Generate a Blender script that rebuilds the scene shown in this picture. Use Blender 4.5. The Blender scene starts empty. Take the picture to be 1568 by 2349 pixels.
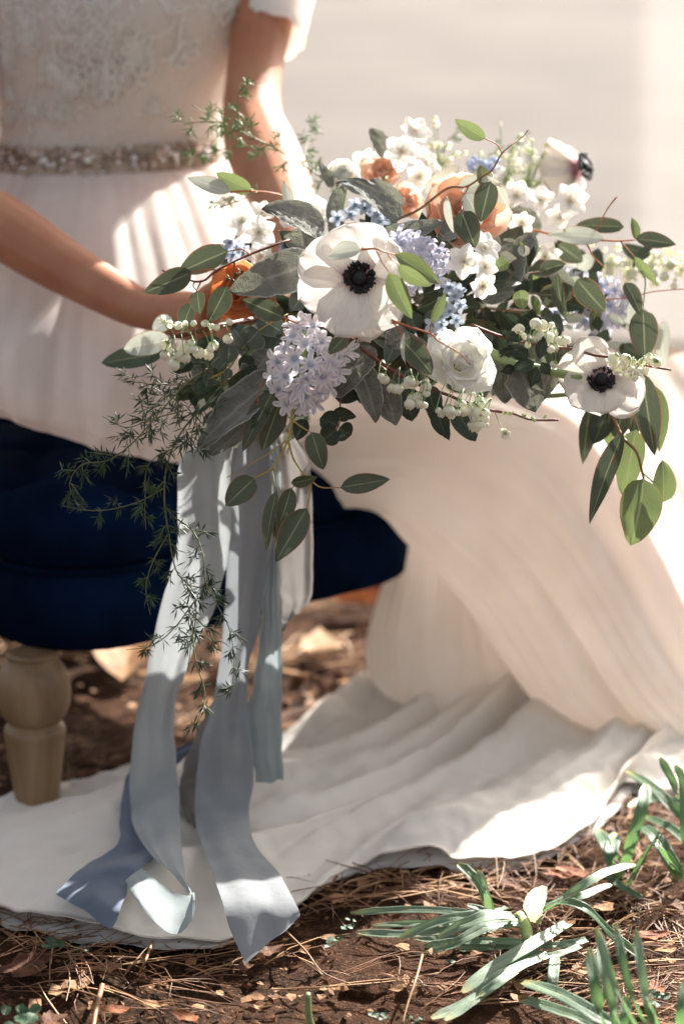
import bpy, bmesh, math, random
import numpy as np
from mathutils import Vector, Matrix, Quaternion, noise
rad = math.radians
random.seed(7)

# ------------------------------------------------------------------ camera, world, sun, exposure
scene = bpy.context.scene
COL = scene.collection
PITCH = rad(15.0)
CAM = Vector((0.0, 0.0, 1.15))
LENS = 85.0
FOCUS = 2.60
cam_data = bpy.data.cameras.new("camera")
cam_data.sensor_fit = 'VERTICAL'
cam_data.sensor_height = 36.0
cam_data.lens = LENS
cam_data.clip_start = 0.05
cam_data.clip_end = 500.0
cam_data.dof.use_dof = True
cam_data.dof.focus_distance = FOCUS
cam_data.dof.aperture_fstop = 2.6
cam = bpy.data.objects.new("camera", cam_data)
cam.location = CAM
cam.rotation_euler = (rad(90) - PITCH, 0, 0)
COL.objects.link(cam)
scene.camera = cam

SUN_DIR = Vector((0.45, 0.73, 0.53)).normalized()      # towards the sun
world = bpy.data.worlds.new("World")
scene.world = world
world.use_nodes = True
wn = world.node_tree
for n in list(wn.nodes): wn.nodes.remove(n)
w_out = wn.nodes.new("ShaderNodeOutputWorld")
w_bg = wn.nodes.new("ShaderNodeBackground")
w_sky = wn.nodes.new("ShaderNodeTexSky")
w_sky.sky_type = 'NISHITA'
w_sky.sun_disc = False
w_sky.sun_elevation = math.asin(SUN_DIR.z)
w_sky.sun_rotation = math.atan2(SUN_DIR.x, SUN_DIR.y)
w_bg.inputs[1].default_value = 0.07
w_sky.air_density = 0.8
w_sky.dust_density = 4.0
w_sky.ozone_density = 0.6
w_hs = wn.nodes.new("ShaderNodeHueSaturation")           # thin high haze: a paler, less blue sky
w_hs.inputs['Saturation'].default_value = 0.42
w_mx = wn.nodes.new("ShaderNodeMix"); w_mx.data_type = 'RGBA'; w_mx.blend_type = 'MULTIPLY'; w_mx.inputs[0].default_value = 1.0
w_mx.inputs[7].default_value = (1.0, 0.95, 0.89, 1)
wn.links.new(w_sky.outputs[0], w_hs.inputs['Color'])
wn.links.new(w_hs.outputs[0], w_mx.inputs[6])
wn.links.new(w_mx.outputs[2], w_bg.inputs[0])
wn.links.new(w_bg.outputs[0], w_out.inputs[0])
sun_data = bpy.data.lights.new("sun", 'SUN')
sun_data.energy = 5.0
sun_data.angle = rad(0.6)
sun_data.color = (1.0, 0.95, 0.87)
sun = bpy.data.objects.new("sun", sun_data)
sun.rotation_euler = SUN_DIR.to_track_quat('Z', 'Y').to_euler()
sun.location = SUN_DIR * 20
COL.objects.link(sun)
scene.view_settings.view_transform = 'Standard'
scene.view_settings.look = 'None'
scene.view_settings.gamma = 1.0
scene.view_settings.use_curve_mapping = False
scene.view_settings.exposure = 1.98
scene.render.engine = 'CYCLES'
scene.cycles.max_bounces = 7
scene.cycles.transparent_max_bounces = 8
scene.cycles.use_denoising = True

# ------------------------------------------------------------------ picture -> place
# positions were measured on the photograph at 1568 x 2349 and put at their own distance from the lens
K = 36.0 / LENS / 2349.0
FW = Vector((0, math.cos(PITCH), -math.sin(PITCH)))
UP = Vector((0, math.sin(PITCH), math.cos(PITCH)))
RT = Vector((1, 0, 0))
BK = -FW
def at(u, v, d):
    return CAM + (FW + RT * ((u - 784) * K) - UP * ((v - 1174) * K)) * d
def ground(u, v, z=0.0):
    r = FW + RT * ((u - 784) * K) - UP * ((v - 1174) * K)
    return CAM + r * ((z - CAM.z) / r.z)
def sz(px, d): return px * K * d

# ------------------------------------------------------------------ materials
def lin(h):
    h = h.lstrip('#'); out = []
    for i in (0, 2, 4):
        c = int(h[i:i+2], 16) / 255
        out.append(c / 12.92 if c <= 0.04045 else ((c + 0.055) / 1.055) ** 2.4)
    return tuple(out) + (1.0,)
class NT:
    def __init__(s, name):
        s.m = bpy.data.materials.new(name); s.m.use_nodes = True
        s.t = s.m.node_tree
        for n in list(s.t.nodes): s.t.nodes.remove(n)
        s.out = s.n("ShaderNodeOutputMaterial")
    def n(s, typ, **kw):
        x = s.t.nodes.new(typ)
        for k, v in kw.items(): setattr(x, k, v)
        return x
    def l(s, a, b): s.t.links.new(a, b)
    def noise(s, scale, detail=4, rough=.55, vec=None, sc=None, dist=0.0):
        x = s.n("ShaderNodeTexNoise"); x.inputs['Scale'].default_value = scale
        x.inputs['Detail'].default_value = detail; x.inputs['Roughness'].default_value = rough
        x.inputs['Distortion'].default_value = dist
        if vec is None: vec = s.coord('Object')
        if sc is not None:
            mp = s.n("ShaderNodeMapping"); mp.inputs['Scale'].default_value = sc
            s.l(vec, mp.inputs[0]); vec = mp.outputs[0]
        s.l(vec, x.inputs['Vector'])
        return x.outputs[0]
    def coord(s, w):
        if not hasattr(s, 'tc'): s.tc = s.n("ShaderNodeTexCoord")
        return s.tc.outputs[w]
    def uv(s):
        if not hasattr(s, 'sx'):
            s.sx = s.n("ShaderNodeSeparateXYZ"); s.l(s.coord('UV'), s.sx.inputs[0])
        return s.sx.outputs[0], s.sx.outputs[1]
    def ramp(s, fac, stops, interp='LINEAR'):
        r = s.n("ShaderNodeValToRGB"); cr = r.color_ramp; cr.interpolation = interp
        while len(cr.elements) < len(stops): cr.elements.new(0.5)
        for e, (p, c) in zip(cr.elements, stops):
            e.position = p; e.color = lin(c) if isinstance(c, str) else (c, c, c, 1)
        s.l(fac, r.inputs[0]); return r.outputs[0]
    def mix(s, fac, a, b, mode='MIX'):
        x = s.n("ShaderNodeMix", data_type='RGBA', blend_type=mode)
        for i, v in ((0, fac), (6, a), (7, b)):
            if isinstance(v, (int, float)): x.inputs[i].default_value = v
            elif isinstance(v, tuple): x.inputs[i].default_value = v
            elif isinstance(v, str): x.inputs[i].default_value = lin(v)
            else: s.l(v, x.inputs[i])
        return x.outputs[2]
    def math(s, op, a, b=0.0, c=None):
        x = s.n("ShaderNodeMath", operation=op)
        for i, v in enumerate((a, b) if c is None else (a, b, c)):
            if isinstance(v, (int, float)): x.inputs[i].default_value = v
            else: s.l(v, x.inputs[i])
        return x.outputs[0]
    def bump(s, h, strength=.3, dist=.001):
        b = s.n("ShaderNodeBump"); b.inputs['Strength'].default_value = strength
        b.inputs['Distance'].default_value = dist; s.l(h, b.inputs['Height']); return b.outputs[0]
    def sheet(s, col, rough=.6, transl=.3, tcol=None, normal=None, spec=.3, alpha=None, sheen=0.0):
        """thin translucent sheet: petals, leaves and cloth"""
        p = s.n("ShaderNodeBsdfPrincipled"); p.inputs['Roughness'].default_value = rough
        p.inputs['Specular IOR Level'].default_value = spec
        p.inputs['Sheen Weight'].default_value = sheen
        t = s.n("ShaderNodeBsdfTranslucent")
        for tgt, v in ((p.inputs['Base Color'], col), (t.inputs['Color'], tcol if tcol is not None else col)):
            if isinstance(v, str): tgt.default_value = lin(v)
            else: s.l(v, tgt)
        if normal is not None: s.l(normal, p.inputs['Normal']); s.l(normal, t.inputs['Normal'])
        mx = s.n("ShaderNodeMixShader"); mx.inputs[0].default_value = transl
        s.l(p.outputs[0], mx.inputs[1]); s.l(t.outputs[0], mx.inputs[2]); res = mx.outputs[0]
        if alpha is not None:
            tr = s.n("ShaderNodeBsdfTransparent"); m2 = s.n("ShaderNodeMixShader")
            if isinstance(alpha, (int, float)): m2.inputs[0].default_value = alpha
            else: s.l(alpha, m2.inputs[0])
            s.l(tr.outputs[0], m2.inputs[1]); s.l(res, m2.inputs[2]); res = m2.outputs[0]
        s.l(res, s.out.inputs[0]); return s.m
    def solid(s, col, rough=.6, normal=None, spec=.5, metal=0, sss=0, sheen=0):
        p = s.n("ShaderNodeBsdfPrincipled"); p.inputs['Metallic'].default_value = metal
        p.inputs['Specular IOR Level'].default_value = spec
        p.inputs['Sheen Weight'].default_value = sheen
        if isinstance(rough, (int, float)): p.inputs['Roughness'].default_value = rough
        else: s.l(rough, p.inputs['Roughness'])
        if isinstance(col, str): p.inputs['Base Color'].default_value = lin(col)
        else: s.l(col, p.inputs['Base Color'])
        if sss:
            p.inputs['Subsurface Weight'].default_value = sss
            p.inputs['Subsurface Radius'].default_value = (1, .35, .18); p.inputs['Subsurface Scale'].default_value = .012
        if normal is not None: s.l(normal, p.inputs['Normal'])
        s.l(p.outputs[0], s.out.inputs[0]); return s.m

def petal_mat(name, main, base, base_to=.25, streak=.5, transl=.35, shade=None, tip=None, rough=.6, stripe=None):
    """UV: x across 0..1, y from base 0 to tip 1"""
    s = NT(name); u, v = s.uv()
    st = s.noise(9, 3, .6, s.coord('UV'), (4.0, .45, 1))
    vv = s.math('ADD', v, s.math('MULTIPLY', s.math('SUBTRACT', st, .5), .35))
    stops = [(0.0, base), (base_to * .5, base), (base_to * 1.7, main)]
    if tip: stops += [(.8, main), (1.0, tip)]
    c = s.ramp(vv, stops)
    if shade: c = s.mix(s.ramp(s.noise(30, 3), [(.4, 0.0), (.75, .45)]), c, shade)
    if stripe:
        au = s.math('ABSOLUTE', s.math('SUBTRACT', u, .5)); k_ = s.math('MULTIPLY', s.ramp(au, [(.06, 1.0), (.17, 0.0)]), s.ramp(vv, [(.35, 0.0), (.6, .75), (1.0, .9)]))
        c = s.mix(k_, c, stripe)
    st2 = s.noise(16, 3, .6, s.coord('UV'), (5.0, .3, 1))
    c = s.mix(s.ramp(st2, [(.5, 0.0), (.62, .16)]), c, base)
    return s.sheet(c, rough, transl, normal=s.bump(st2, streak, .0012), spec=.25)
def leaf_mat(name, top, top2, vein, margin=None, back=None, transl=.25, rough=.45, veiny=.5, lit=None):
    s = NT(name); u, v = s.uv()
    au = s.math('ABSOLUTE', s.math('SUBTRACT', u, .5))            # 0 midrib .. .5 margin
    c = s.mix(s.ramp(s.noise(35, 4), [(.35, 0.0), (.7, 1.0)]), top, top2)
    oi = s.n('ShaderNodeObjectInfo')
    c = s.mix(s.math('MULTIPLY', oi.outputs['Random'], .38), c, vein if name.startswith('pale') else '#2c3a2e')
    fine = s.noise(400, 2)
    c = s.mix(s.math('MULTIPLY', fine, .25), c, vein)
    # side veins: slanted stripes
    w = s.n("ShaderNodeTexWave", wave_type='BANDS', bands_direction='X')
    cmb = s.n("ShaderNodeCombineXYZ"); s.l(s.math('SUBTRACT', s.math('MULTIPLY', v, 2.2), s.math('MULTIPLY', au, 2.6)), cmb.inputs[0])
    w.inputs['Scale'].default_value = 1.6; w.inputs['Distortion'].default_value = 1.5; s.l(cmb.outputs[0], w.inputs['Vector'])
    vn = s.ramp(w.outputs[0], [(.93, 0.0), (1.0, 1.0)])
    c = s.mix(s.math('MULTIPLY', vn, .6 * veiny), c, vein)
    mid = s.ramp(au, [(0.0, 1.0), (.018, 1.0), (.04, 0.0)])
    c = s.mix(s.math('MULTIPLY', mid, .8), c, vein)
    if margin: c = s.mix(s.ramp(au, [(.455, 0.0), (.485, 1.0)]), c, margin)
    if 'strap' in name:
        rb = s.noise(11, 2, .5, s.coord('UV'), (3.4, .12, 1)); c = s.mix(s.ramp(rb, [(.45, 0.0), (.6, .6)]), c, '#4e6a52'); c = s.mix(s.ramp(v, [(.88, 0.0), (.98, .6)]), c, '#b0a468')
    spots = s.ramp(s.noise(60, 2), [(.68, 0.0), (.73, .75)])
    c = s.mix(spots, c, '#6b5a3a')
    if back:
        g = s.n("ShaderNodeNewGeometry"); c = s.mix(g.outputs['Backfacing'], c, back)
    h = s.math('SUBTRACT', s.noise(120, 3), s.math('MULTIPLY', s.math('ADD', mid, vn), .6))
    return s.sheet(c, rough, transl, tcol=lit, normal=s.bump(h, .35, .0012), spec=.35)

M = {}
M['anemone'] = petal_mat('anemone_petal', '#f4efe8', '#bd8f9a', .19, 1.2, .3)
M['narcissus'] = petal_mat('narcissus_petal', '#f6f4ef', '#eeecdf', .2, .4, .38)
M['white_ranunculus'] = petal_mat('white_ranunculus_petal', '#fdfcf8', '#f8f6ea', .3, .5, .55)
M['orange'] = petal_mat('orange_ranunculus_petal', '#f6d2ba', '#eebb98', .3, .7, .4, shade='#f8dfce')
M['deep_orange'] = petal_mat('deep_orange_petal', '#e08a54', '#c8683a', .3, .7, .35, shade='#eaa678')
M['hyacinth'] = petal_mat('hyacinth_petal', '#f6f1f2', '#d3d6e6', .20, .6, .36, stripe='#bdb0d4')
M['hyacinth_blue'] = petal_mat('blue_hyacinth_petal', '#e2e0ec', '#c0c8e0', .22, .6, .34, stripe='#b9b5d4')
M['tweedia'] = petal_mat('pale_blue_petal', '#b9c5d4', '#7f9bb0', .18, .6, .3, shade='#cdc8d6')
M['bell'] = petal_mat('waxy_white_bell', '#efeddf', '#d5ddb0', .2, .3, .3)
M['muscari'] = petal_mat('muscari_bell', '#b4c0d8', '#9fafd0', .2, .3, .25)
M['euc'] = leaf_mat('eucalyptus_leaf', '#3b4636', '#47523e', '#8f9372', '#95604a', '#747b70', .18, .42)
M['euc_green'] = leaf_mat('fresh_eucalyptus_leaf', '#51613c', '#5f6f47', '#b0b388', '#a8643e', '#7f8c70', .28, .45, lit='#748352')
M['euc_pale'] = leaf_mat('pale_eucalyptus_leaf', '#a5aaa0', '#b6bab0', '#d8dac6', '#a08468', '#a9b3a8', .2, .5)
M['euc_round'] = leaf_mat('round_silver_leaf', '#414c47', '#4d5852', '#868d78', '#7b8266', '#6b7a70', .15, .5, .3)
M['euc_dark'] = leaf_mat('dark_leaf', '#29342a', '#333e31', '#5a6248', None, '#4a584a', .15, .5)  # dark green, darkened further to imitate deep shadow between the flowers
def lamb():
    s = NT('felted_grey_leaf'); u, v = s.uv()
    au = s.math('ABSOLUTE', s.math('SUBTRACT', u, .5))
    n1 = s.noise(45, 5, .7); n2 = s.noise(700, 2)
    c = s.ramp(n1, [(.3, '#50514d'), (.55, '#747570'), (.75, '#94948f')])
    c = s.mix(s.math('MULTIPLY', n2, .5), c, '#a2a49b')
    mid = s.ramp(au, [(0.0, 1.0), (.02, .8), (.06, 0.0)])
    c = s.mix(s.math('MULTIPLY', mid, .5), c, '#b9bcae')
    c = s.mix(s.ramp(au, [(.45, 0.0), (.49, .8)]), c, '#c9ccc4')
    h = s.math('ADD', s.math('MULTIPLY', n1, 1.0), s.math('MULTIPLY', n2, .4))
    return s.sheet(c, .85, .2, tcol='#888a78', normal=s.bump(h, 1.0, .006), spec=.1, sheen=.5)
M['lamb'] = lamb()
def simple(name, c1, c2, scale=40, rough=.6, bump=.3, bd=.001, **kw):
    s = NT(name); n = s.noise(scale, 4)
    return s.solid(s.ramp(n, [(.3, c1), (.7, c2)]), rough, s.bump(n, bump, bd), **kw)
M['stem_orange'] = simple('orange_stem', '#a8582f', '#c07a48', 90)
M['stem_red'] = simple('red_brown_bark', '#4a2019', '#7a4030', 200, bump=.8)
M['stem_green'] = simple('green_stem', '#7f9560', '#98aa78', 60)
M['stem_yellow'] = simple('yellow_stem', '#9a7f3c', '#b09850', 60)
M['stem_brown'] = simple('brown_bark', '#6b4a30', '#9a7048', 200, bump=.8)
M['anther'] = simple('anther_black', '#07060a', '#16131c', 300, .45)
M['dome'] = simple('anemone_dome', '#08080a', '#17161b', 900, .6, 1.0)
M['filament'] = simple('filament', '#120e16', '#2c222e', 300)
M['yellow'] = simple('yellow_anther', '#d09a30', '#e0b050', 300)
M['fern'] = simple('fern_needle', '#22361f', '#34502d', 30, .55)
M['fern_light'] = simple('fern_needle_light', '#5f7c4a', '#7f9a66', 30, .55)
M['fern_stem'] = simple('fern_stem', '#5c6a3e', '#7a7448', 60)
def skin():
    s = NT('skin'); n = s.noise(9, 3); n2 = s.noise(260, 3)
    c = s.ramp(n, [(.3, '#a56a4e'), (.7, '#b88566')]); c = s.mix(s.ramp(s.noise(55, 4, .65), [(.5, 0.0), (.75, .4)]), c, '#a8624a'); c = s.mix(s.ramp(s.noise(420, 1), [(.74, 0.0), (.8, .5)]), c, '#8a5238')
    return s.solid(c, .5, s.bump(n2, .12, .0006), spec=.4, sss=.25)
M['skin'] = skin()
def cloth(name, c1, c2, transl=.25, weave=1500, rough=.7, sheen=.2, alpha=None, wrinkle=.25):
    s = NT(name); n = s.noise(14, 4)
    wv = s.noise(weave, 1); wr = s.noise(16, 4, .55, sc=(1, 1, .35))
    h = s.math('ADD', s.math('MULTIPLY', wv, .12), wr)
    return s.sheet(s.ramp(n, [(.35, c1), (.65, c2)]), rough, transl, normal=s.bump(h, wrinkle, .006), spec=.2, sheen=sheen, alpha=alpha)
M['chiffon'] = cloth('ivory_chiffon', '#f6efe7', '#fbf6f0', .48, wrinkle=.35)
M['tulle'] = cloth('white_tulle', '#ede4de', '#f4ede7', .42)
M['silk'] = cloth('train_chiffon', '#efe9e0', '#f4efe8', .28, wrinkle=.4)
M['outer'] = cloth('outer_gauze', '#f1eeea', '#f4f2ef', .5, alpha=.42)
M['white'] = cloth('white_gauze', '#efece8', '#f2efec', .4)
M['lining'] = cloth('nude_bodice', '#ecdbcc', '#f2e4d8', .25, wrinkle=.15)
M['lace'] = cloth('white_lace', '#f6f2ea', '#faf7f0', .35, wrinkle=.2)
M['ribbon_blue'] = cloth('pale_blue_ribbon', '#a3a8aa', '#b0b5b7', .3, wrinkle=.6)
M['ribbon_taupe'] = cloth('taupe_ribbon', '#7a7573', '#84807e', .3)
M['ribbon_slate'] = cloth('slate_ribbon', '#647082', '#707c8e', .25)
M['ribbon_grey'] = cloth('grey_lilac_ribbon', '#8b9095', '#999ea3', .28, wrinkle=.6)
M['ribbon_mist'] = cloth('mist_ribbon', '#919c9f', '#9ea9ab', .3)
def velvet():
    s = NT('navy_velvet'); n = s.noise(6, 3); n2 = s.noise(1800, 2)
    return s.solid(s.ramp(n, [(.3, '#050b16'), (.55, '#08152a'), (.8, '#0d2140')]), 1.0, s.bump(n2, .3, .0006), spec=.02, sheen=.0)
M['velvet'] = velvet()
def wood():
    s = NT('pale_wood'); n = s.noise(18, 5, .6, sc=(1, 1, .12), dist=.6)
    return s.solid(s.ramp(n, [(.3, '#654e3a'), (.5, '#80674b'), (.7, '#967c5c')]), .5, s.bump(n, .2, .002))
M['wood'] = wood()
M['gold'] = simple('gold_setting', '#8a7862', '#a89880', 300, .3, metal=.8)
def gem(name, c):
    s = NT(name); return s.solid(c, .06, spec=1.0, metal=.35)
M['gem_a'] = gem('clear_rhinestone', '#e4e0dc'); M['gem_b'] = gem('amber_rhinestone', '#8f7c6c'); M['gem_c'] = gem('blush_rhinestone', '#cdb8aa')
M['satin'] = simple('satin_band', '#9c8a74', '#ac9a84', 30, .4)
def soil():
    s = NT('red_brown_soil'); n = s.noise(3.0, 6, .6); n2 = s.noise(45, 8, .7); n3 = s.noise(240, 4, .7)
    c = s.ramp(n2, [(.3, '#170f0a'), (.5, '#362418'), (.62, '#583c29'), (.78, '#845e44')])
    c = s.mix(s.ramp(n, [(.4, 0.0), (.65, .6)]), c, '#5e3b28')
    c = s.mix(s.math('MULTIPLY', s.ramp(n3, [(.55, 0.0), (.7, 1.0)]), .5), c, '#a98465')
    h = s.math('ADD', n2, s.math('MULTIPLY', n3, .35))
    return s.solid(c, .95, s.bump(h, 1.0, .02), spec=.1)
M['soil'] = soil()
def gravel():
    s = NT('pale_gravel'); n = s.noise(.55, 3, .6); n2 = s.noise(60, 5, .7)
    c = s.ramp(n, [(.32, '#4d4a49'), (.5, '#5b5856'), (.7, '#676462')])
    c = s.mix(s.math('MULTIPLY', n2, .3), c, '#8a7c72')
    return s.solid(c, .95, s.bump(n2, .6, .01), spec=.1)
M['gravel'] = gravel()
M['needle'] = simple('dry_needle', '#55331f', '#94694a', 25, .6)
M['needle_pale'] = simple('pale_dry_needle', '#96714e', '#c29c74', 25, .6)
def dead(name, a, b, c):
    s = NT(name); u, v = s.uv(); n = s.noise(60, 5, .65)
    au = s.math('ABSOLUTE', s.math('SUBTRACT', u, .5))
    col = s.ramp(n, [(.3, a), (.55, b), (.75, c)])
    col = s.mix(s.math('MULTIPLY', s.ramp(au, [(0.0, 1.0), (.03, 0.0)]), .6), col, c)
    return s.sheet(col, .7, .15, normal=s.bump(n, .8, .004), spec=.2)
M['dead_a'] = dead('dry_tan_leaf', '#6e4a34', '#96704f', '#b8956f')
M['dead_b'] = dead('dry_brown_leaf', '#3c241b', '#5e3c2b', '#80583e')
M['dead_c'] = dead('dry_russet_leaf', '#55301f', '#854e31', '#ab7550')
M['dead_d'] = dead('pale_dry_leaf', '#b08e6e', '#c4a484', '#d8bc9c')  # palest dry leaf, its light tone imitates sunlit litter behind the stool
M['daff'] = leaf_mat('strap_leaf', '#6f8470', '#82957f', '#a0b093', None, '#768973', .15, .5, .0, lit='#9cc080')
M['daff_dark'] = leaf_mat('dark_strap_leaf', '#42604a', '#527056', '#7c9672', None, '#4f6c54', .2, .4, .0, lit='#8cb870')
M['sheath'] = petal_mat('papery_sheath', '#d6d3bc', '#c2c79a', .3, .8, .4)
M['weed'] = leaf_mat('weed_leaf', '#2f4a36', '#3e5c40', '#637c58', None, '#5a7a5a', .25)
M['grass'] = simple('far_grass', '#5c6a38', '#7f8650', 8, .8)
M['hair'] = simple('hair', '#3a2416', '#5a3c26', 60, .5)

# ------------------------------------------------------------------ objects
WP = {}                                                    # world position of every parent
def wpos(o): return WP.get(o.name, Vector((0, 0, 0))) if o is not None else Vector((0, 0, 0))
def tags(o, label=None, cat=None, group=None, kind=None):
    if label: o['label'] = label
    if cat: o['category'] = cat
    if group: o['group'] = group
    if kind: o['kind'] = kind
    return o
def empty(name, loc, parent=None, label=None, cat=None, group=None, kind=None):
    o = bpy.data.objects.new(name, None); COL.objects.link(o)
    o.empty_display_size = .02
    loc = Vector(loc); o.parent = parent; o.location = loc - wpos(parent); WP[o.name] = loc
    return tags(o, label, cat, group, kind)
def mesh_data(name, verts, faces, mat, uvs=None, smooth=True):
    me = bpy.data.meshes.new(name)
    me.from_pydata([tuple(v) for v in verts], [], faces)
    if uvs is not None:
        lay = me.uv_layers.new(name="UVMap")
        idx = np.empty(len(me.loops), dtype=np.int32); me.loops.foreach_get('vertex_index', idx)
        lay.data.foreach_set('uv', np.asarray(uvs, dtype=np.float32)[idx].ravel())
    for m_ in (mat if isinstance(mat, (list, tuple)) else [mat]): me.materials.append(m_)
    if smooth: me.polygons.foreach_set('use_smooth', [True] * len(me.polygons))
    me.update()
    return me
def put(name, me, parent=None, loc=(0, 0, 0), rot=None, scale=1.0, **kw):
    """place shared mesh data: loc, rot in world space"""
    o = bpy.data.objects.new(name, me); COL.objects.link(o); o.parent = parent
    loc = Vector(loc); o.location = loc - wpos(parent); WP[o.name] = loc
    if rot is not None: o.rotation_mode = 'QUATERNION'; o.rotation_quaternion = rot.to_quaternion() if hasattr(rot, 'to_quaternion') else rot
    o.scale = (scale,) * 3 if isinstance(scale, (int, float)) else scale
    return tags(o, **kw)
def obj(name, verts, faces, mat, parent=None, uvs=None, smooth=True, origin=None, **kw):
    """world-space vertices -> object with its origin on itself"""
    if origin is None:
        a = np.asarray([tuple(v) for v in verts]); origin = Vector(((a[:, 0].min() + a[:, 0].max()) / 2, (a[:, 1].min() + a[:, 1].max()) / 2, a[:, 2].min()))
    origin = Vector(origin)
    me = mesh_data(name, [Vector(v) - origin for v in verts], faces, mat, uvs, smooth)
    return put(name, me, parent, origin, **kw)
class MB:
    def __init__(s): s.v = []; s.f = []; s.uv = []
    def add(s, v, f, uv=None):
        b = len(s.v); s.v += list(v); s.f += [tuple(i + b for i in q) for q in f]
        s.uv += list(uv) if uv is not None else [(.5, .5)] * len(v)
    def build(s, name, mat, parent=None, **kw): return obj(name, s.v, s.f, mat, parent, s.uv, **kw)

def cr(pts, n):
    """Catmull-Rom through a list of equal-length tuples/vectors; n samples"""
    P = np.asarray([tuple(p) for p in pts], float); m = len(P)
    if m == 2: t = np.linspace(0, 1, n)[:, None]; return P[0] * (1 - t) + P[1] * t
    Q = np.vstack([2 * P[0] - P[1], P, 2 * P[-1] - P[-2]])
    out = []
    for x in np.linspace(0, m - 1, n):
        i = min(int(x), m - 2); t = x - i; a, b, c, d = Q[i], Q[i+1], Q[i+2], Q[i+3]
        out.append(.5 * (2*b + (c-a)*t + (2*a-5*b+4*c-d)*t*t + (-a+3*b-3*c+d)*t**3))
    return np.array(out)
def grid_faces(nu, nv, wrap=False):
    f = []
    for j in range(nv - 1):
        for i in range(nu if wrap else nu - 1):
            i2 = (i + 1) % nu; f.append((j*nu+i, j*nu+i2, (j+1)*nu+i2, (j+1)*nu+i))
    return f
def tube(path, radii, k=8, cap=True, n=None):
    """path: list of Vectors"""
    P = [Vector(p) for p in path]; m = len(P)
    if n: 
        q = cr([tuple(p) + (r,) for p, r in zip(P, radii)], n); P = [Vector(x[:3]) for x in q]; radii = [max(1e-5, x[3]) for x in q]; m = n
    V = []; F = []; UVs = []
    t0 = (P[1] - P[0]).normalized(); a = t0.orthogonal().normalized()
    for i in range(m):
        t = (P[min(i+1, m-1)] - P[max(i-1, 0)]).normalized()
        a = (a - t * a.dot(t)).normalized(); b = t.cross(a)
        for j in range(k):
            an = 2*math.pi*j/k; V.append(P[i] + (a*math.cos(an) + b*math.sin(an)) * radii[i]); UVs.append((j/k, i/(m-1)))
    F = grid_faces(k, m, True)
    if cap: F.append(tuple(range(k-1, -1, -1))); F.append(tuple((m-1)*k + j for j in range(k)))
    return V, F, UVs
def loftLR(rows, nphi=48, nt=40, axis=Vector((0, 1, 0)), fold=None, closed=True, power=1.0, phi0=0.0, phi1=2*math.pi, caps=False):
    """rows (Lu,Lv,Ru,Rv,d,b): ring whose silhouette runs from L to R at depth d, half thickness b along axis"""
    R = cr(rows, nt); V = []; UVs = []
    n = nphi if closed else nphi + 1
    for j, r in enumerate(R):
        t = j / (nt - 1)
        L = at(r[0], r[1], r[4]); Q = at(r[2], r[3], r[4]); c = (L + Q) / 2; a = (Q - L) / 2
        for i in range(n):
            ph = phi0 + (phi1 - phi0) * i / nphi
            cs, sn = math.cos(ph), math.sin(ph)
            if power != 1.0:
                cs = math.copysign(abs(cs) ** power, cs); sn = math.copysign(abs(sn) ** power, sn)
            off = a * (-cs) - axis * (r[5] * sn)               # phi 0: left edge, pi/2: towards the camera, pi: right edge
            p = c + off
            if fold:
                nn = (a.normalized() * (-cs) * r[5] - axis * sn * a.length)
                p = p + nn.normalized() * fold(ph, t)
            V.append(p); UVs.append((i / nphi, t))
    F = grid_faces(n, nt, closed)
    if caps: F.append(tuple(range(n-1, -1, -1))); F.append(tuple((nt-1)*n + j for j in range(n)))
    return V, F, UVs
def fbm1(x, seed=0.0, oct=3):
    s = 0; a = 1; 
    for o in range(oct): s += a * noise.noise(Vector((x * 2**o, seed + o * 7.3, .37))); a *= .5
    return s

# ------------------------------------------------------------------ the setting
def hgt(x, y):
    v = Vector((x, y, 0))
    return .012 * noise.noise(v * 5) + .006 * noise.noise(v * 17) + .0035 * noise.noise(v * 48)
def build_ground():
    n = 260; xs = np.linspace(-1.5, 1.7, n); ys = np.linspace(1.9, 5.9, n)
    V = [(x, y, hgt(x, y) - .006) for y in ys for x in xs]
    obj('soil', V, grid_faces(n, n), M['soil'], kind='structure', origin=(0, 3, 0))
    # the same ground further out
    mb = MB(); xs2 = [-150, -40, -10, -4, -1.5, 1.7, 4, 10, 40, 150]; ys2 = [-60, -10, 0, 1.9, 5.9, 8, 20, 60, 200]
    for j in range(len(ys2) - 1):
        for i in range(len(xs2) - 1):
            if xs2[i] == -1.5 and ys2[j] == 1.9: continue
            x0, x1, y0, y1 = xs2[i], xs2[i+1], ys2[j], ys2[j+1]
            mb.add([(x0, y0, -.008), (x1, y0, -.008), (x1, y1, -.008), (x0, y1, -.008)], [(0, 1, 2, 3)])
    mb.build('ground', M['soil'], kind='structure', smooth=False, origin=(0, 0, 0))
    V = []; 
    for i in range(41):
        x = -30 + 60 * i / 40
        V += [(x, 5.95 + .12 * noise.noise(Vector((x, 0, 0))), .004), (x, 70, .004)]
    obj('gravel_drive', V, [(2*i, 2*i+2, 2*i+3, 2*i+1) for i in range(40)], M['gravel'], kind='structure', origin=(0, 8, 0))
build_ground()
def curved_strip(p0, p1, w, sag, rnd, mb):
    d = (p1 - p0); L = d.length; side = d.cross(Vector((0, 0, 1))).normalized()
    bend = side * rnd.uniform(-.12, .12) * L; P = []
    for t in (0, .33, .66, 1):
        q = p0.lerp(p1, t) + bend * (4*t*(1-t)) + Vector((0, 0, sag * 4*t*(1-t))); P.append(q)
    V, F, U = tube(P, [w*.8, w, w*.9, w*.25], 3, False); mb.add(V, F, U)
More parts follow.
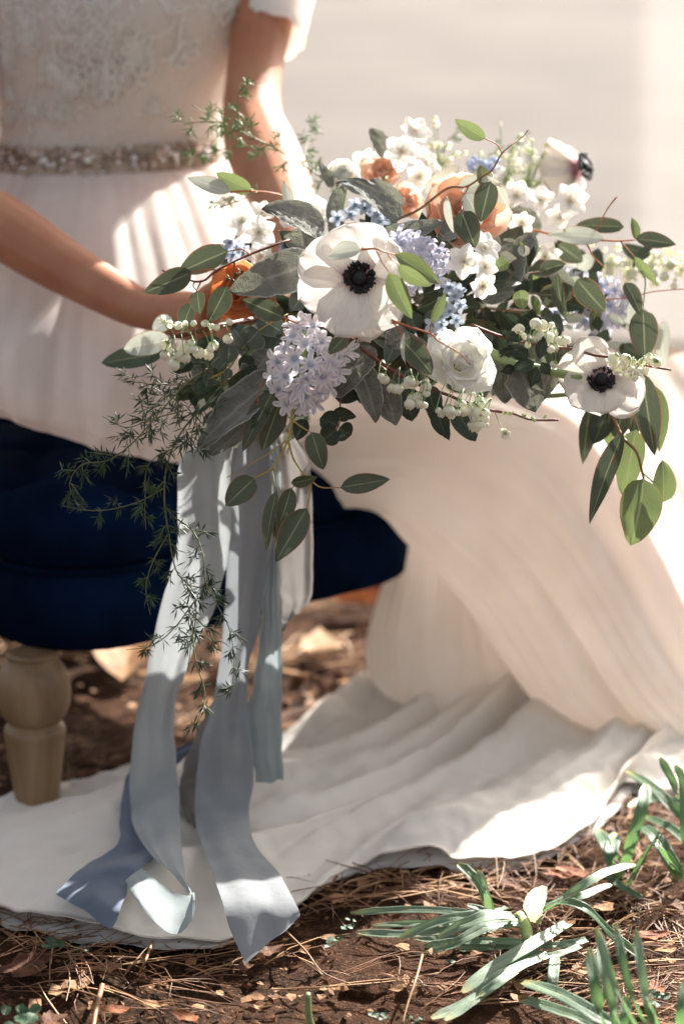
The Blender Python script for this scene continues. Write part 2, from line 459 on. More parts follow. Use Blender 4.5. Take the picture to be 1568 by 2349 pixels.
def needles(name, mat, count, seed, x0, x1, y0, y1, wmin, wmax, skip=None):
    r = random.Random(seed); mb = MB()
    for i in range(count):
        x = r.uniform(x0, x1); y = r.uniform(y0, y1)
        if noise.noise(Vector((x * 3.1, y * 4.2, 6))) > r.uniform(-.05, .3): continue
        if ((x - .04) / .16) ** 2 + ((y - 2.44) / .10) ** 2 < r.uniform(.3, 1.6): continue
        if skip and skip(x, y, r): continue
        a = r.gauss(.45, 1.0); L = r.uniform(.035, .13); z = hgt(x, y)
        z0 = z + r.uniform(0, .008); 
        p0 = Vector((x, y, z0)); p1 = p0 + Vector((math.cos(a) * L, math.sin(a) * L, 0)); p1.z = hgt(p1.x, p1.y) + r.uniform(0, .014)
        curved_strip(p0, p1, r.uniform(wmin, wmax), r.uniform(0, .008), r, mb)
        if r.random() < .5:
            a2 = a + r.uniform(-.25, .25); p2 = p0 + Vector((math.cos(a2) * L, math.sin(a2) * L, 0)); p2.z = hgt(p2.x, p2.y) + r.uniform(0, .02)
            curved_strip(p0, p2, r.uniform(wmin, wmax), r.uniform(0, .008), r, mb)
    mb.build(name, mat, label='loose brown pine needles scattered over the reddish soil', cat='pine needles', kind='stuff')
needles('pine_needles', M['needle'], 4200, 3, -.75, .95, 2.25, 3.3, .0005, .0009)
needles('pine_needles', M['needle_pale'], 1500, 4, -.75, .95, 2.25, 3.3, .0005, .0010)
needles('pine_needles', M['needle_pale'], 1500, 5, -1.0, 1.0, 3.3, 5.8, .0012, .0022)

def crumbs():
    r = random.Random(12); mb = MB()
    for i in range(2600):
        x = r.uniform(-.75, .9); y = r.uniform(2.25, 3.2) if i < 2000 else r.uniform(3.2, 5.5); s_ = r.uniform(.002, .006) * (1 if i < 2000 else 2.5)
        c = Vector((x, y, hgt(x, y) + s_ * .2)); q = Quaternion((r.gauss(0, 1), r.gauss(0, 1), r.gauss(0, 1), r.gauss(0, 1))).normalized()
        sx, sy, s3 = s_ * r.uniform(.6, 1.5), s_ * r.uniform(.5, 1), s_ * r.uniform(.15, .6)
        vs = [c + q @ Vector((a*sx, b*sy, e*s3)) for a, b, e in ((1,0,0),(-1,0,0),(0,1,0),(0,-1,0),(0,0,1),(0,0,-1))]
        mb.add(vs, [(0,2,4),(2,1,4),(1,3,4),(3,0,4),(2,0,5),(1,2,5),(3,1,5),(0,3,5)])
    mb.build('bark_crumbs', M['dead_b'], smooth=False, label='small chips of bark and crumbled leaf on the soil', cat='bark litter', kind='stuff')
crumbs()
# ------------------------------------------------------------------ the footstool she sits on
def atY(u, v, Y):
    r = FW + RT * ((u - 784) * K) - UP * ((v - 1174) * K)
    return CAM + r * (Y / r.y)
def build_ottoman():
    e1 = Vector((.77, .64, 0)).normalized(); e2 = Vector((-.64, .77, 0)).normalized()
    S = Vector((-.343, 2.783, 0)); a, b, r = .312, .42, .12
    C = S + e1 * a + e2 * b
    def outline(inset, n=96):
        aa, bb, rr = a - inset, b - inset, max(.02, r - inset * .6); P = []
        for i in range(n):
            th = 2 * math.pi * i / n; c, s = math.cos(th), math.sin(th)
            # rounded rectangle as four arcs joined by straight sides
            q = int(th // (math.pi / 2)); cx = (1, -1, -1, 1)[q] * (aa - rr); cy = (1, 1, -1, -1)[q] * (bb - rr)
            P.append(C + e1 * (cx + rr * c) + e2 * (cy + rr * s))
        # resample evenly
        d = [0]
        for i in range(n): d.append(d[-1] + (P[(i+1) % n] - P[i]).length)
        out = []; k = 0
        for i in range(n):
            x = d[-1] * i / n
            while d[k+1] < x: k += 1
            out.append(P[k].lerp(P[(k+1) % n], (x - d[k]) / max(1e-9, d[k+1] - d[k])))
        return out
    root = empty('footstool', (C.x, C.y, 0), label='navy velvet tufted footstool on pale turned wooden legs that the bride sits on', cat='footstool')
    n = 96
    # upholstered side band
    V = []; U = []
    prof = [(.03, .214), (.008, .211), (.0, .216), (-.003, .24), (-.004, .27), (-.002, .303), (.004, .314)]
    for ins, z in prof:
        for i, p in enumerate(outline(ins, n)):
            w = .0016 * noise.noise(Vector((i * .35, z * 20, 3)))
            V.append(Vector((p.x, p.y, z)) + (p - C).normalized() * w); U.append((i / n, z))
    obj('side_band', V, grid_faces(n, len(prof), True), M['velvet'], root, U)
    # domed, tufted cushion
    B0 = atY(335, 1068, 3.04); B0.z = 0
    s_ = .19
    def tuft(p):
        q = p - B0; x = (q.dot(e1) + q.dot(e2)) / s_; y = (q.dot(e1) - q.dot(e2)) / s_
        dx, dy = abs(x - round(x)) * s_, abs(y - round(y)) * s_
        return -.010 * math.exp(-(dx / .012) ** 2) - .010 * math.exp(-(dy / .012) ** 2) - .022 * math.exp(-((dx*dx + dy*dy) / .022**2))
    V = []; U = []
    rings = [(.004, .316), (-.004, .324), (-.010, .345), (-.008, .370), (.004, .388), (.02, .402), (.04, .412)] + [(.04 + k * .0145, .413 + .012 * math.sin(min(1, k / 14) * math.pi / 2)) for k in range(1, 20)]
    for ins, z in rings:
        ol = outline(min(ins, .28), n)
        for i, p in enumerate(ol):
            V.append(Vector((p.x, p.y, z + (tuft(p) if ins > .03 else 0)))); U.append((i / n, z))
    F = grid_faces(n, len(rings), True); F.append(tuple((len(rings)-1)*n + j for j in range(n)))
    obj('cushion', V, F, M['velvet'], root, U)
    ol = outline(-.004, n)
    P = [Vector((p.x, p.y, .315)) for p in ol]
    V = []; k = 8
    for i in range(n):
        t = (P[(i+1) % n] - P[i-1]).normalized(); nn = t.cross(Vector((0, 0, 1)))
        for j in range(k):
            an = 2*math.pi*j/k; V.append(P[i] + (nn * math.cos(an) + Vector((0, 0, 1)) * math.sin(an)) * .0048)
    F = [(i*k + j, i*k + (j+1) % k, ((i+1) % n)*k + (j+1) % k, ((i+1) % n)*k + j) for i in range(n) for j in range(k)]
    obj('piping', V, F, M['velvet'], root)
    # buttons in the dimples
    bm_v, bm_f, bm_u = [], [], []
    for j in range(5):
        for i in range(14):
            an = 2*math.pi*i/14; rr = .011 * math.sin((j + .001) / 4 * math.pi / 2)
            bm_v.append((rr * math.cos(an), rr * math.sin(an), .006 * math.cos(j / 4 * math.pi / 2)))
    me = mesh_data('button', bm_v, grid_faces(14, 5, True), M['velvet'])
    for x in range(-3, 4):
        for y in range(-3, 4):
            p = B0 + (e1 * (x + y) + e2 * (x - y)) * (s_ / 2); q = p - C
            if abs(q.dot(e1)) < a - .06 and abs(q.dot(e2)) < b - .06: put('button', me, root, (p.x, p.y, .389))
    # turned legs
    legprof = [(.0, .212), (.030, .212), (.030, .204), (.034, .198), (.040, .190), (.045, .177), (.0465, .160), (.045, .145), (.040, .132), (.033, .123), (.0325, .121), (.0345, .118), (.0375, .114), (.0385, .108), (.0375, .100), (.034, .070), (.029, .030), (.026, .004), (.024, 0), (0, 0)]
    lp = cr([(r_, z_) for r_, z_ in legprof], 70); ns = 32
    V = [(max(0.0, r_) * math.cos(2*math.pi*i/ns), max(0.0, r_) * math.sin(2*math.pi*i/ns), z_) for r_, z_ in lp for i in range(ns)]
    me = mesh_data('leg', V, grid_faces(ns, 70, True), M['wood'])
    g = ground(97, 1868); front = Vector((g.x, g.y, 0)) - C
    la, lb = abs(front.dot(e1)), abs(front.dot(e2)) - .01
    for sa, sb in ((-1, -1), (1, -1), (1, 1), (-1, 1)):
        p = C + e1 * (sa * la + (.045 if sa > 0 else 0)) + e2 * (sb * lb)
        put('leg', me, root, (p.x, p.y, 0), Matrix.Rotation(random.random() * 6, 4, 'Z'))
    return C
OTT = build_ottoman()

# ------------------------------------------------------------------ the bride
BOD = [(-30,-210,560,-210,3.36,.08), (-60,-80,640,-80,3.35,.11), (-42,30,612,20,3.35,.135), (-15,130,560,125,3.35,.125),
       (2,230,512,230,3.35,.108), (2,300,500,295,3.35,.100), (-5,370,502,350,3.35,.100)]
def shrink(rows, m):
    out = []
    for r in rows:
        px = m / (K * r[4]); L = Vector(r[0:2]); R = Vector(r[2:4]); d = (R - L).normalized() * px
        out.append((r[0]+d.x, r[1]+d.y, r[2]-d.x, r[3]-d.y, r[4], r[5]-m))
    return out
def build_body():
    mb = MB()
    tor = shrink(BOD, .012) + [(-25,470,520,450,3.34,.11), (-60,620,560,600,3.33,.125), (-50,780,540,760,3.32,.115), (20,860,440,840,3.32,.08)]
    mb.add(*loftLR(tor, 40, 40, caps=True))
    def T(pts, n=20, k=14): mb.add(*tube([at(*p[:3]) for p in pts], [p[3] for p in pts], k, True, n))
    T([(275,-150,3.38,.075), (275,-260,3.38,.052), (280,-360,3.38,.052), (285,-440,3.37,.06)])
    T([(285,-360,3.36,.05), (285,-420,3.35,.075), (285,-500,3.36,.092), (285,-580,3.38,.088), (285,-650,3.4,.05)])
    # arms: shoulder, elbow, wrist, palm
    T([(20,-150,3.36,.05), (-60,-60,3.34,.052), (-160,180,3.28,.047), (-215,400,3.2,.043), (-100,470,3.12,.0415), (0,517,3.06,.0415), (100,582,3.02,.0375), (200,642,2.98,.032), (300,697,2.93,.0265), (365,716,2.90,.0245), (430,724,2.87,.030), (480,735,2.86,.028)], 44)
    T([(540,-150,3.36,.05), (620,-70,3.33,.05), (600,60,3.28,.042), (582,170,3.24,.0375), (578,270,3.20,.041), (600,345,3.14,.047), (630,410,3.06,.045), (655,480,2.98,.038), (665,560,2.92,.030), (660,640,2.87,.026), (640,700,2.84,.031), (610,740,2.83,.027)], 44)
    # fingers closing round the stems, each with its own bends
    def fingers(base, step, f1, f2, f3, r=.0088):
        for i in range(4):
            b = [base[j] + step[j] * i for j in range(3)]; s_ = (1.0, 1.08, 1.0, .84)[i]
            q = [b] + [[b[j] + f[j] * s_ for j in range(3)] for f in (f1, f2, f3)]
            T([(x[0], x[1], x[2], r * (1.0, .95, .85, .7)[n_]) for n_, x in enumerate(q)], 12, 8)
    fingers((478,700,2.865), (4,26,0), (48,-6,-.055), (88,10,-.045), (98,22,-.005))
    T([(440,705,2.86,.012), (480,668,2.82,.0105), (530,640,2.79,.009), (552,632,2.78,.007)], 12, 8)
    fingers((600,700,2.83), (-6,28,0), (-40,4,-.06), (-74,16,-.05), (-84,26,-.01))
    T([(650,700,2.84,.012), (628,668,2.80,.0105), (600,650,2.77,.009), (585,645,2.76,.007)], 12, 8)
    # legs under the dress
    T([(120,860,3.3,.075), (500,930,3.26,.078), (900,960,3.22,.066), (1180,975,3.2,.055), (1260,1010,3.2,.052), (1300,1150,3.23,.048), (1360,1350,3.27,.046), (1420,1560,3.33,.033), (1440,1625,3.35,.03), (1380,1655,3.30,.026), (1310,1670,3.24,.02)], 60)
    T([(380,860,3.4,.075), (700,900,3.44,.072), (1050,950,3.44,.056), (1120,1000,3.45,.05), (1160,1200,3.47,.045), (1200,1450,3.47,.035), (1220,1540,3.46,.03), (1180,1580,3.42,.024), (1130,1600,3.38,.018)], 50)
    o = mb.build('person', M['skin'], label='seated bride in ivory lace dress holding a large bouquet on her lap', cat='person')
    md = o.modifiers.new('one_skin', 'REMESH'); md.mode = 'VOXEL'; md.voxel_size = .0042; md.use_smooth_shade = True
    sm = o.modifiers.new('smooth', 'SMOOTH'); sm.iterations = 4; sm.factor = .5
    return o
BRIDE = build_body()
def build_hair():
    mb = MB()
    mb.add(*tube([at(285,-400,3.42), at(285,-500,3.41), at(285,-600,3.42), at(285,-690,3.44)], [.07, .102, .1, .04], 20, True, 24))
    mb.add(*tube([at(285,-470,3.54), at(285,-520,3.57), at(285,-570,3.54)], [.03, .055, .03], 16, True, 16))
    mb.build('hair', M['hair'], BRIDE)
build_hair()

# bodice: nude lining under white net
def bod_fold(ph, t):
    # centre seam and princess seams, plus small drag wrinkles
    s = 0
    for c in (math.pi * .5, math.pi * .28, math.pi * .72): s += .0014 * math.exp(-((ph - c) / .03) ** 2)
    return s + .0012 * fbm1(ph * 5 + t * 3, 4) + .002 * noise.noise(Vector((ph * 2.5, t * 9, 1)))
V, F, U = loftLR(BOD, 96, 60, fold=bod_fold)
obj('bodice', V, F, M['lining'], BRIDE, U)
def bod(ph, t, off):
    R = BODS[min(59, max(0, int(t * 59)))]
    L = at(R[0], R[1], R[4]); Q = at(R[2], R[3], R[4]); c = (L + Q) / 2; a = (Q - L) / 2
    return c - a * math.cos(ph) * (1 + off / a.length) - Vector((0, 1, 0)) * math.sin(ph) * (R[5] + off)
BODS = cr(BOD, 60)
def build_net():
    s = NT('white_net'); v = s.n("ShaderNodeTexVoronoi"); v.inputs['Scale'].default_value = 520; s.l(s.coord('Object'), v.inputs['Vector'])
    a = s.ramp(v.outputs['Distance'], [(.25, .28), (.6, .62)])
    M['net'] = s.sheet('#e9e4dc', .7, .35, alpha=a, spec=.1)
    V, F, U = loftLR(shrink(BOD, -.007), 96, 60, fold=lambda ph, t: .0025 * fbm1(ph * 4 + t * 5, 9) + .0015 * math.sin(ph * 3 + t * 11))
    obj('net_overlay', V, F, M['net'], BRIDE, U)
build_net()
def lace_piece(cx, cy, scale, seed, dens=1.0):
    """raised floral lace: petal loops, scrolls and a few knots lying on the bodice; cx, cy = angle and height on it"""
    r = random.Random(seed); mb = MB()
    def P(x, y): return bod(cx - x * scale, cy + y * scale * .5, .0085)
    def cord(pts, w):
        q = cr(pts, max(6, len(pts) * 4)); path = [P(x, y) for x, y in q]
        V, F, U = tube(path, [w] * len(path), 5); mb.add(V, F, U)
    def flower(x, y, s, n):
        a0 = r.uniform(0, 6)
        for i in range(n):
            a = a0 + 2*math.pi*i/n; pts = []
            for k in range(9):
                th = -math.pi + 2*math.pi*k/8; rr = s * (.55 + .42 * math.cos(th)); w_ = s * .30 * math.sin(th)
                pts.append((x + rr*math.cos(a) - w_*math.sin(a), y + rr*math.sin(a) + w_*math.cos(a)))
            cord(pts, .0013)
            cord([(x + .2*s*math.cos(a), y + .2*s*math.sin(a)), (x + .75*s*math.cos(a+.1), y + .75*s*math.sin(a+.1))], .0010)
        cord([(x + .15*s*math.cos(t), y + .15*s*math.sin(t)) for t in (0, 1.5, 3, 4.5, 6.2)], .0016)
    for i in range(int(4 * dens)):
        flower(r.gauss(0, .5), r.gauss(0, .55), r.uniform(.22, .42), r.choice((5, 6, 6)))
    for i in range(int(7 * dens)):
        x, y = r.gauss(0, .65), r.gauss(0, .6); a = r.uniform(0, 6.28); pts = [(x, y)]; 
        for k in range(5):
            a += r.uniform(-.2, .9); x += .12*math.cos(a); y += .12*math.sin(a); pts.append((x, y))
        cord(pts, r.uniform(.0009, .0018))
    mb.build('lace_applique', M['lace'], BRIDE, kind='stuff')
for k, (cx, cy, s_, dn) in enumerate([(1.15, .42, .42, 1.3), (1.75, .44, .38, 1.2), (1.4, .60, .40, 1.2), (.62, .42, .3, .8), (.55, .76, .26, .5), (1.3, .30, .5, 1.6), (2.1, .30, .4, 1.2), (2.0, .58, .28, .7), (1.0, .66, .3, .7)]):
    lace_piece(cx, cy, s_, 20 + k, dn)
# lace cap sleeves with a scalloped edge
def sleeve(pts, seed):
    V, F, U = tube([at(*p[:3]) for p in pts], [p[3] for p in pts], 40, False, 16)
    V = [v + Vector((0, 0, -.006 * abs(math.sin(8 * math.pi * u[0])) if u[1] > .95 else 0)) + Vector((.0012, .0012, .0012)) * noise.noise(v * 90) for v, u in zip(V, U)]
    obj('sleeve', V, F, M['lace'], BRIDE, U)
sleeve([(560,-170,3.36,.06), (628,-70,3.33,.058), (625,20,3.30,.052), (615,78,3.28,.050)], 1)
sleeve([(20,-170,3.36,.06), (-65,-60,3.34,.058), (-90,30,3.32,.052), (-110,90,3.30,.051)], 2)

# sash: band and rhinestones
SASH = [(-12,322,506,308,3.35,.109), (-12,352,507,336,3.35,.111), (-12,392,507,372,3.35,.110)]
V, F, U = loftLR(SASH, 90, 8)
sash = obj('sash', V, F, M['satin'], BRIDE, U)
def build_beads():
    r = random.Random(5); SR = cr(SASH, 21)
    def S(ph, t, off=.003):
        R = SR[min(20, max(0, int(t * 20)))]; L = at(R[0], R[1], R[4]); Q = at(R[2], R[3], R[4]); c = (L + Q) / 2; a = (Q - L) / 2
        n = (-a.normalized() * math.cos(ph) - Vector((0, 1, 0)) * math.sin(ph)).normalized()
        return c - a * math.cos(ph) - Vector((0, 1, 0)) * math.sin(ph) * R[5] + n * off, n
    mesh = []
    for m_, nm in (('gem_a', 'bead'), ('gem_b', 'bead'), ('gem_c', 'bead'), ('gold', 'bead')):
        bm = bmesh.new(); bmesh.ops.create_icosphere(bm, subdivisions=1, radius=1)
        me = bpy.data.meshes.new(nm); bm.to_mesh(me); bm.free(); me.materials.append(M[m_]); mesh.append(me)
    def bead(ph, t, s, k):
        p, n = S(ph, t); q = n.to_track_quat('Z', 'Y') @ Quaternion((0, 0, 1), r.uniform(0, 6))
        put('bead', mesh[k], sash, p, q, (s, s, s * .7))
    cnt = 0
    for i in range(20):
        ph = .30 + i * .130; t = .5 + .12 * math.sin(i * 2.1)
        bead(ph, t, .0052, i % 3)
        for k in range(6):
            a = 2*math.pi*k/6 + i; bead(ph + .045 * math.cos(a), t + .24 * math.sin(a),   .0038, r.choice((0, 1, 1, 2)))
    for i in range(150):
        bead(r.uniform(.2, 2.95), r.choice((r.uniform(.03, .2), r.uniform(.8, .97), r.uniform(0.05, .95))), r.uniform(.0018, .0034), r.choice((3, 1, 2, 0)))
build_beads()

# skirt: gathered tulle from the sash over the lap
SK = [(-14,384,508,368,3.35,.108), (-40,425,540,405,3.34,.132), (-90,500,600,485,3.31,.175), (-140,600,670,590,3.28,.22), (-185,670,720,720,3.26,.265), (-205,735,735,850,3.25,.28), (-195,790,720,965,3.24,.26), (-150,822,640,1035,3.23,.23)]
def sk_fold(ph, t):
    g = fbm1(ph * 6.5 + .6 * t, 2.0, 2) * .9 + abs(fbm1(ph * 4 - .5 * t, 8.0, 2)) * .8
    return g * (.008 + .026 * t) * (1.0 if t < .9 else .6) + .010 * t * noise.noise(Vector((ph * 1.5, t * 4, 5)))
V, F, U = loftLR(SK, 300, 90, fold=sk_fold)
obj('gathered_skirt', V, F, M['tulle'], BRIDE, U)
# skirt over the thighs and knee, falling to the ground
DR = [(300,990,480,740,3.34,.15), (560,1090,660,780,3.28,.135), (735,1146,850,800,3.24,.12), (865,1152,1100,820,3.21,.115), (950,1222,1305,890,3.19,.115), (1050,1312,1395,1015,3.2,.12), (1140,1440,1475,1175,3.25,.14), (1215,1560,1570,1390,3.30,.16), (1250,1598,1680,1560,3.35,.16), (1280,1628,1790,1630,3.40,.15)]
def dr_fold(ph, t):
    x = (ph - t * .5)
    g = 1.1 * noise.noise(Vector((x * 1.1, t * 1.0, 3))) + .55 * noise.noise(Vector((x * 2.4, t * 1.3, 7))) + .04 * noise.noise(Vector((x * 6, t * 2.5, 9)))
    g += .30 * abs(noise.noise(Vector((x * 4.2, t * 1.6, 13)))) - .6 * math.exp(-((ph - 1.9 - .9 * (t - .4)) / .22) ** 2) * min(1, max(0, (t - .35) * 4)) - .5 * math.exp(-((ph - 1.2 - .5 * (t - .4)) / .12) ** 2) * min(1, max(0, (t - .5) * 4))
    return g * (.012 + .046 * max(0, t - .2) ** 1.0)
V, F, U = loftLR(DR, 220, 120, fold=dr_fold)
obj('draped_skirt', V, F, M['chiffon'], BRIDE, U)
IN = [(925,1190,1180,1200,3.36,.06), (905,1290,1210,1330,3.37,.07), (868,1400,1260,1470,3.38,.085), (850,1490,1310,1580,3.38,.10), (866,1560,1330,1640,3.37,.11), (920,1590,1330,1690,3.37,.11)]
V, F, U = loftLR(IN, 160, 60, fold=lambda ph, t: .014 * noise.noise(Vector((ph * 2.2 - t, t * 1.0, 11))) * (1 + t) + .006 * noise.noise(Vector((ph * 6, t * 2, 12))))
obj('underskirt', V, F, M['chiffon'], BRIDE, U)
# sunlit outer layers of tulle behind the knee
OUT = [(1190,900,1760,690,3.5,.12), (1270,1000,1800,790,3.52,.16), (1350,1150,1850,920,3.54,.18), (1440,1350,1880,1150,3.56,.22), (1520,1540,1990,1450,3.58,.25), (1560,1640,2050,1620,3.6,.28)]
V, F, U = loftLR(OUT, 200, 70, closed=False, phi1=math.pi, fold=lambda ph, t: (.02 + .03 * t) * (noise.noise(Vector((ph * 2.5, t * 1.3, 21))) + .4 * noise.noise(Vector((ph * 7, t * 2, 22)))))
obj('outer_skirt', V, F, M['outer'], BRIDE, U)

# train spread over the ground
FAN = [[(900,1590),(650,1722),(280,1795),(-80,1895)], [(1000,1612),(700,1785),(300,1890),(-140,1985)], [(1080,1625),(760,1850),(400,1990),(-90,2095)],
       [(1160,1640),(850,1885),(560,2030),(240,2175)], [(1260,1650),(1040,1810),(800,1960),(540,2165)], [(1330,1655),(1200,1765),(1000,1905),(800,2022)],
       [(1420,1665),(1340,1745),(1180,1880),(1000,2010)], [(1510,1670),(1450,1730),(1330,1850),(1190,1998)], [(1590,1675),(1540,1720),(1460,1810),(1360,1925)],
       [(1680,1680),(1620,1708),(1540,1755),(1440,1835)], [(1760,1700),(1730,1720),(1690,1770),(1640,1825)]]
def fan_surface(name, mat, hem, seed, amp, z0, ns=260, nt=110, w=1.0):
    G = [[ground(*p) for p in row] for row in FAN]
    for row in G:
        d = (row[3] - row[2]).normalized(); row[3] = row[3] + d * hem
    cols = [cr(row, nt) for row in G]                                  # [s][t]
    V = []; U = []
    per_t = [cr([c[j] for c in cols], ns) for j in range(nt)]
    for j in range(nt):
        t = j / (nt - 1)
        for i in range(ns):
            s = i / (ns - 1); p = Vector(per_t[j][i])
            x = s * 7.5 * w + 1.1 * noise.noise(Vector((t * 1.6, s * 2, seed)))
            g = noise.noise(Vector((x * 1.0, t * .9, seed))) + .55 * noise.noise(Vector((x * 2.1, t * 1.4, seed + 3))) + .08 * noise.noise(Vector((x * 4.5, t * 3, seed + 5)))
            ridge = (max(0, .5 + g) ** 2 + .002) ** .5
            A = amp * (1.15 - .45 * t) * min(1, .35 + 5 * (1 - t))
            up = .10 * math.exp(-(t / .12) ** 2) * (1 if .25 < s < .8 else .3) * .35
            wob = .014 * noise.noise(Vector((s * 23, t * 2, seed + 1))) * t ** 3
            p.z = z0 + hgt(p.x, p.y) + A * ridge + up
            p += Vector((wob, wob, 0)); V.append(p); U.append((s, t))
    V2 = V + [v - Vector((0, 0, .0018)) for v in V]                     # folded double cloth
    f = grid_faces(ns, nt); b = ns * nt
    F = [q[::-1] for q in f] + [tuple(x + b for x in q) for q in f]
    j = nt - 1
    F += [(j*ns+i, j*ns+i+1, b+j*ns+i+1, b+j*ns+i) for i in range(ns-1)]
    obj(name, V2, F, mat, BRIDE, U + U)
fan_surface('train', M['silk'], 0.0, 2.0, .052, .012)
fan_surface('tulle_train', M['white'], .007, 31.0, .026, .004, 200, 90, 1.4)

from mathutils.bvhtree import BVHTree
def train_tree():
    o = [x for x in BRIDE.children if x.name == 'train'][0]; T = Vector(WP[o.name])
    return BVHTree.FromPolygons([v.co + T for v in o.data.vertices], [tuple(q.vertices) for q in o.data.polygons])
TT = train_tree()
# ------------------------------------------------------------------ white gauze hanging far behind on the right
def drape():
    V = []; U = []; nx, nz = 120, 30
    for j in range(nz):
        z = 2.6 * (1 - j / (nz - 1)) + .01
        for i in range(nx):
            s = i / (nx - 1); x = .70 + .9 * s + .10 * (2.6 - z) * -.25 * (1 - s); y = 5.6 + .07 * math.sin(s * 22 + .4 * math.sin(z * 2)) + .05 * noise.noise(Vector((s * 6, z, 2)))
            V.append((x, y, z)); U.append((s, z))
    obj('white_drape', V, grid_faces(nx, nz), M['gauze_far'], uvs=U, label='sheer white gauze hanging out of focus at the right edge behind the bride', cat='drape')
M['gauze_far'] = cloth('far_gauze', '#efece8', '#f2efec', .4, alpha=.11)
drape()

# ------------------------------------------------------------------ the bouquet: one tied thing, its flowers, sprigs and ribbons are its parts
BQ = empty('bouquet', at(600, 860, 2.80), label='large loose bridal bouquet of white anemones, lilac hyacinth, peach ranunculus and eucalyptus with long ribbons', cat='bouquet')
def ribbon(name, rows, mat, Y, thick=.0006, seed=0, zmin=.055, n=110, nw=26, amp=.007, label=None, lift=0.0):
    R = cr(rows, n); V = []; U = []; D = np.zeros((n, nw)); X = {}
    for j, r in enumerate(R):
        ends = []
        for u, v in ((r[0], r[1]), (r[2], r[3])):
            p = atY(u, v, Y + (r[4] if len(r) > 4 else 0))
            if p.z < zmin:
                z_ = max(.02, zmin - (.035 * max(0, (v - 2090) / 110)))
                p = ground(u, v, z_)
            ends.append(p)
        for i in range(nw):
            s = i / (nw - 1); p = ends[0].lerp(ends[1], s)
            t = j / (n - 1)
            f = amp * (math.sin(s * 7.0 + seed + t * 5) + .5 * math.sin(s * 13 - t * 6 + seed) + .8 * noise.noise(Vector((s * 3.5, t * 5, seed)))) * math.sin(math.pi * s) ** .5
            edge = .0025 * noise.noise(Vector((0 if s < .5 else 9, t * 14, seed)))
            p = p + Vector((edge, -f * min(1, .15 + p.z * 8), 0))
            dr = (p - CAM); dl = dr.length; dr.normalize(); hit = TT.ray_cast(CAM, dr)      # ribbons lie on the train, never in it
            if hit[0] is not None: dl = min(dl, hit[3] - .012 - lift)
            D[j, i] = dl; X[j, i] = dr; U.append((s, t))
    def win(A, k, f):
        B = np.pad(A, ((k, k), (k, k)), mode='edge'); return f(np.stack([B[a:a+n, b:b+nw] for a in range(2*k+1) for b in range(2*k+1)]), axis=0)
    D2 = win(win(win(D, 2, np.min), 2, np.mean), 2, np.mean)
    on = np.clip((win(np.abs(D - D2), 3, np.max) - .004) / .01, 0, 1); on = win(on, 3, np.mean); D = D * (1 - on) + D2 * on
    V = [CAM + X[j, i] * D[j, i] for j in range(n) for i in range(nw)]
    return obj(name, V, grid_faces(nw, n), mat, BQ, U, label=label)
ribbon('ribbon', [(575,930,590,930),(425,1040,530,1035),(408,1150,534,1150),(405,1250,530,1250),(385,1330,512,1319),(362,1420,491,1401),(345,1500,450,1472),(330,1560,425,1544),(316,1630,404,1606),(303,1700,399,1677),(299,1780,407,1760),(300,1850,412,1831),(307,1896,413,1900),(348,1962,422,1985),(389,1998,432,2030),(425,2039,447,2068)], M['ribbon_blue'], 2.72, seed=1, lift=.014, label='pale blue ribbon with a curled end')
ribbon('ribbon', [(446,2046,449,2082),(430,2054,432,2124),(400,2046,395,2142),(368,2026,345,2104),(338,2002,305,2052),(325,1990,288,2018)], M['ribbon_mist'], 2.5, seed=2, zmin=.06, n=40, amp=.002, lift=.008, label='folded-back end of the pale blue ribbon')
ribbon('ribbon', [(440,1700,470,1700),(340,1745,420,1740),(292,1780,380,1790),(275,1870,345,1880),(272,1930,352,1950),(235,1962,348,1972),(190,1988,300,2012),(150,2025,288,2060),(128,2050,256,2131)], M['ribbon_slate'], 2.76, seed=3, label='slate blue ribbon end')
ribbon('ribbon', [(575,930,600,930),(533,1040,622,1035),(530,1200,628,1200),(518,1320,612,1320),(512,1442,592,1442),(504,1524,572,1524),(484,1630,568,1630),(462,1700,580,1720),(450,1790,582,1790),(448,1880,570,1870),(470,1957,592,1945),(499,2034,645,2012),(520,2110,684,2085),(563,2211,688,2102)], M['ribbon_grey'], 2.70, seed=4, amp=.008, label='grey lilac ribbon with a long pointed end')
ribbon('ribbon', [(520,1560,565,1560),(470,1640,560,1640),(420,1760,500,1760),(411,1830,470,1840),(430,1885,455,1900)], M['ribbon_taupe'], 2.745, seed=5, n=40)
ribbon('ribbon', [(590,930,610,930),(598,1040,642,1040),(608,1200,640,1200),(609,1319,640,1319),(599,1396,645,1411),(592,1498,648,1524),(578,1580,646,1590),(568,1637,645,1640),(579,1729,648,1729),(586,1795,650,1790)], M['ribbon_mist'], 2.715, seed=6, zmin=.03, label='narrow misty green ribbon')
ribbon('ribbon', [(600,930,620,930),(625,1040,700,1035),(632,1150,716,1150),(636,1300,717,1300),(638,1375,713,1370),(640,1420,690,1402),(645,1440,666,1421),(647,1450,650,1447)], M['ribbon_taupe'], 2.76, seed=7, label='short taupe ribbon with a slanted end')
ribbon('ribbon', [(560,930,590,930),(500,1040,560,1040),(520,1200,570,1200),(540,1350,580,1350),(545,1450,575,1450),(520,1560,560,1560)], M['ribbon_taupe'], 2.765, seed=8)
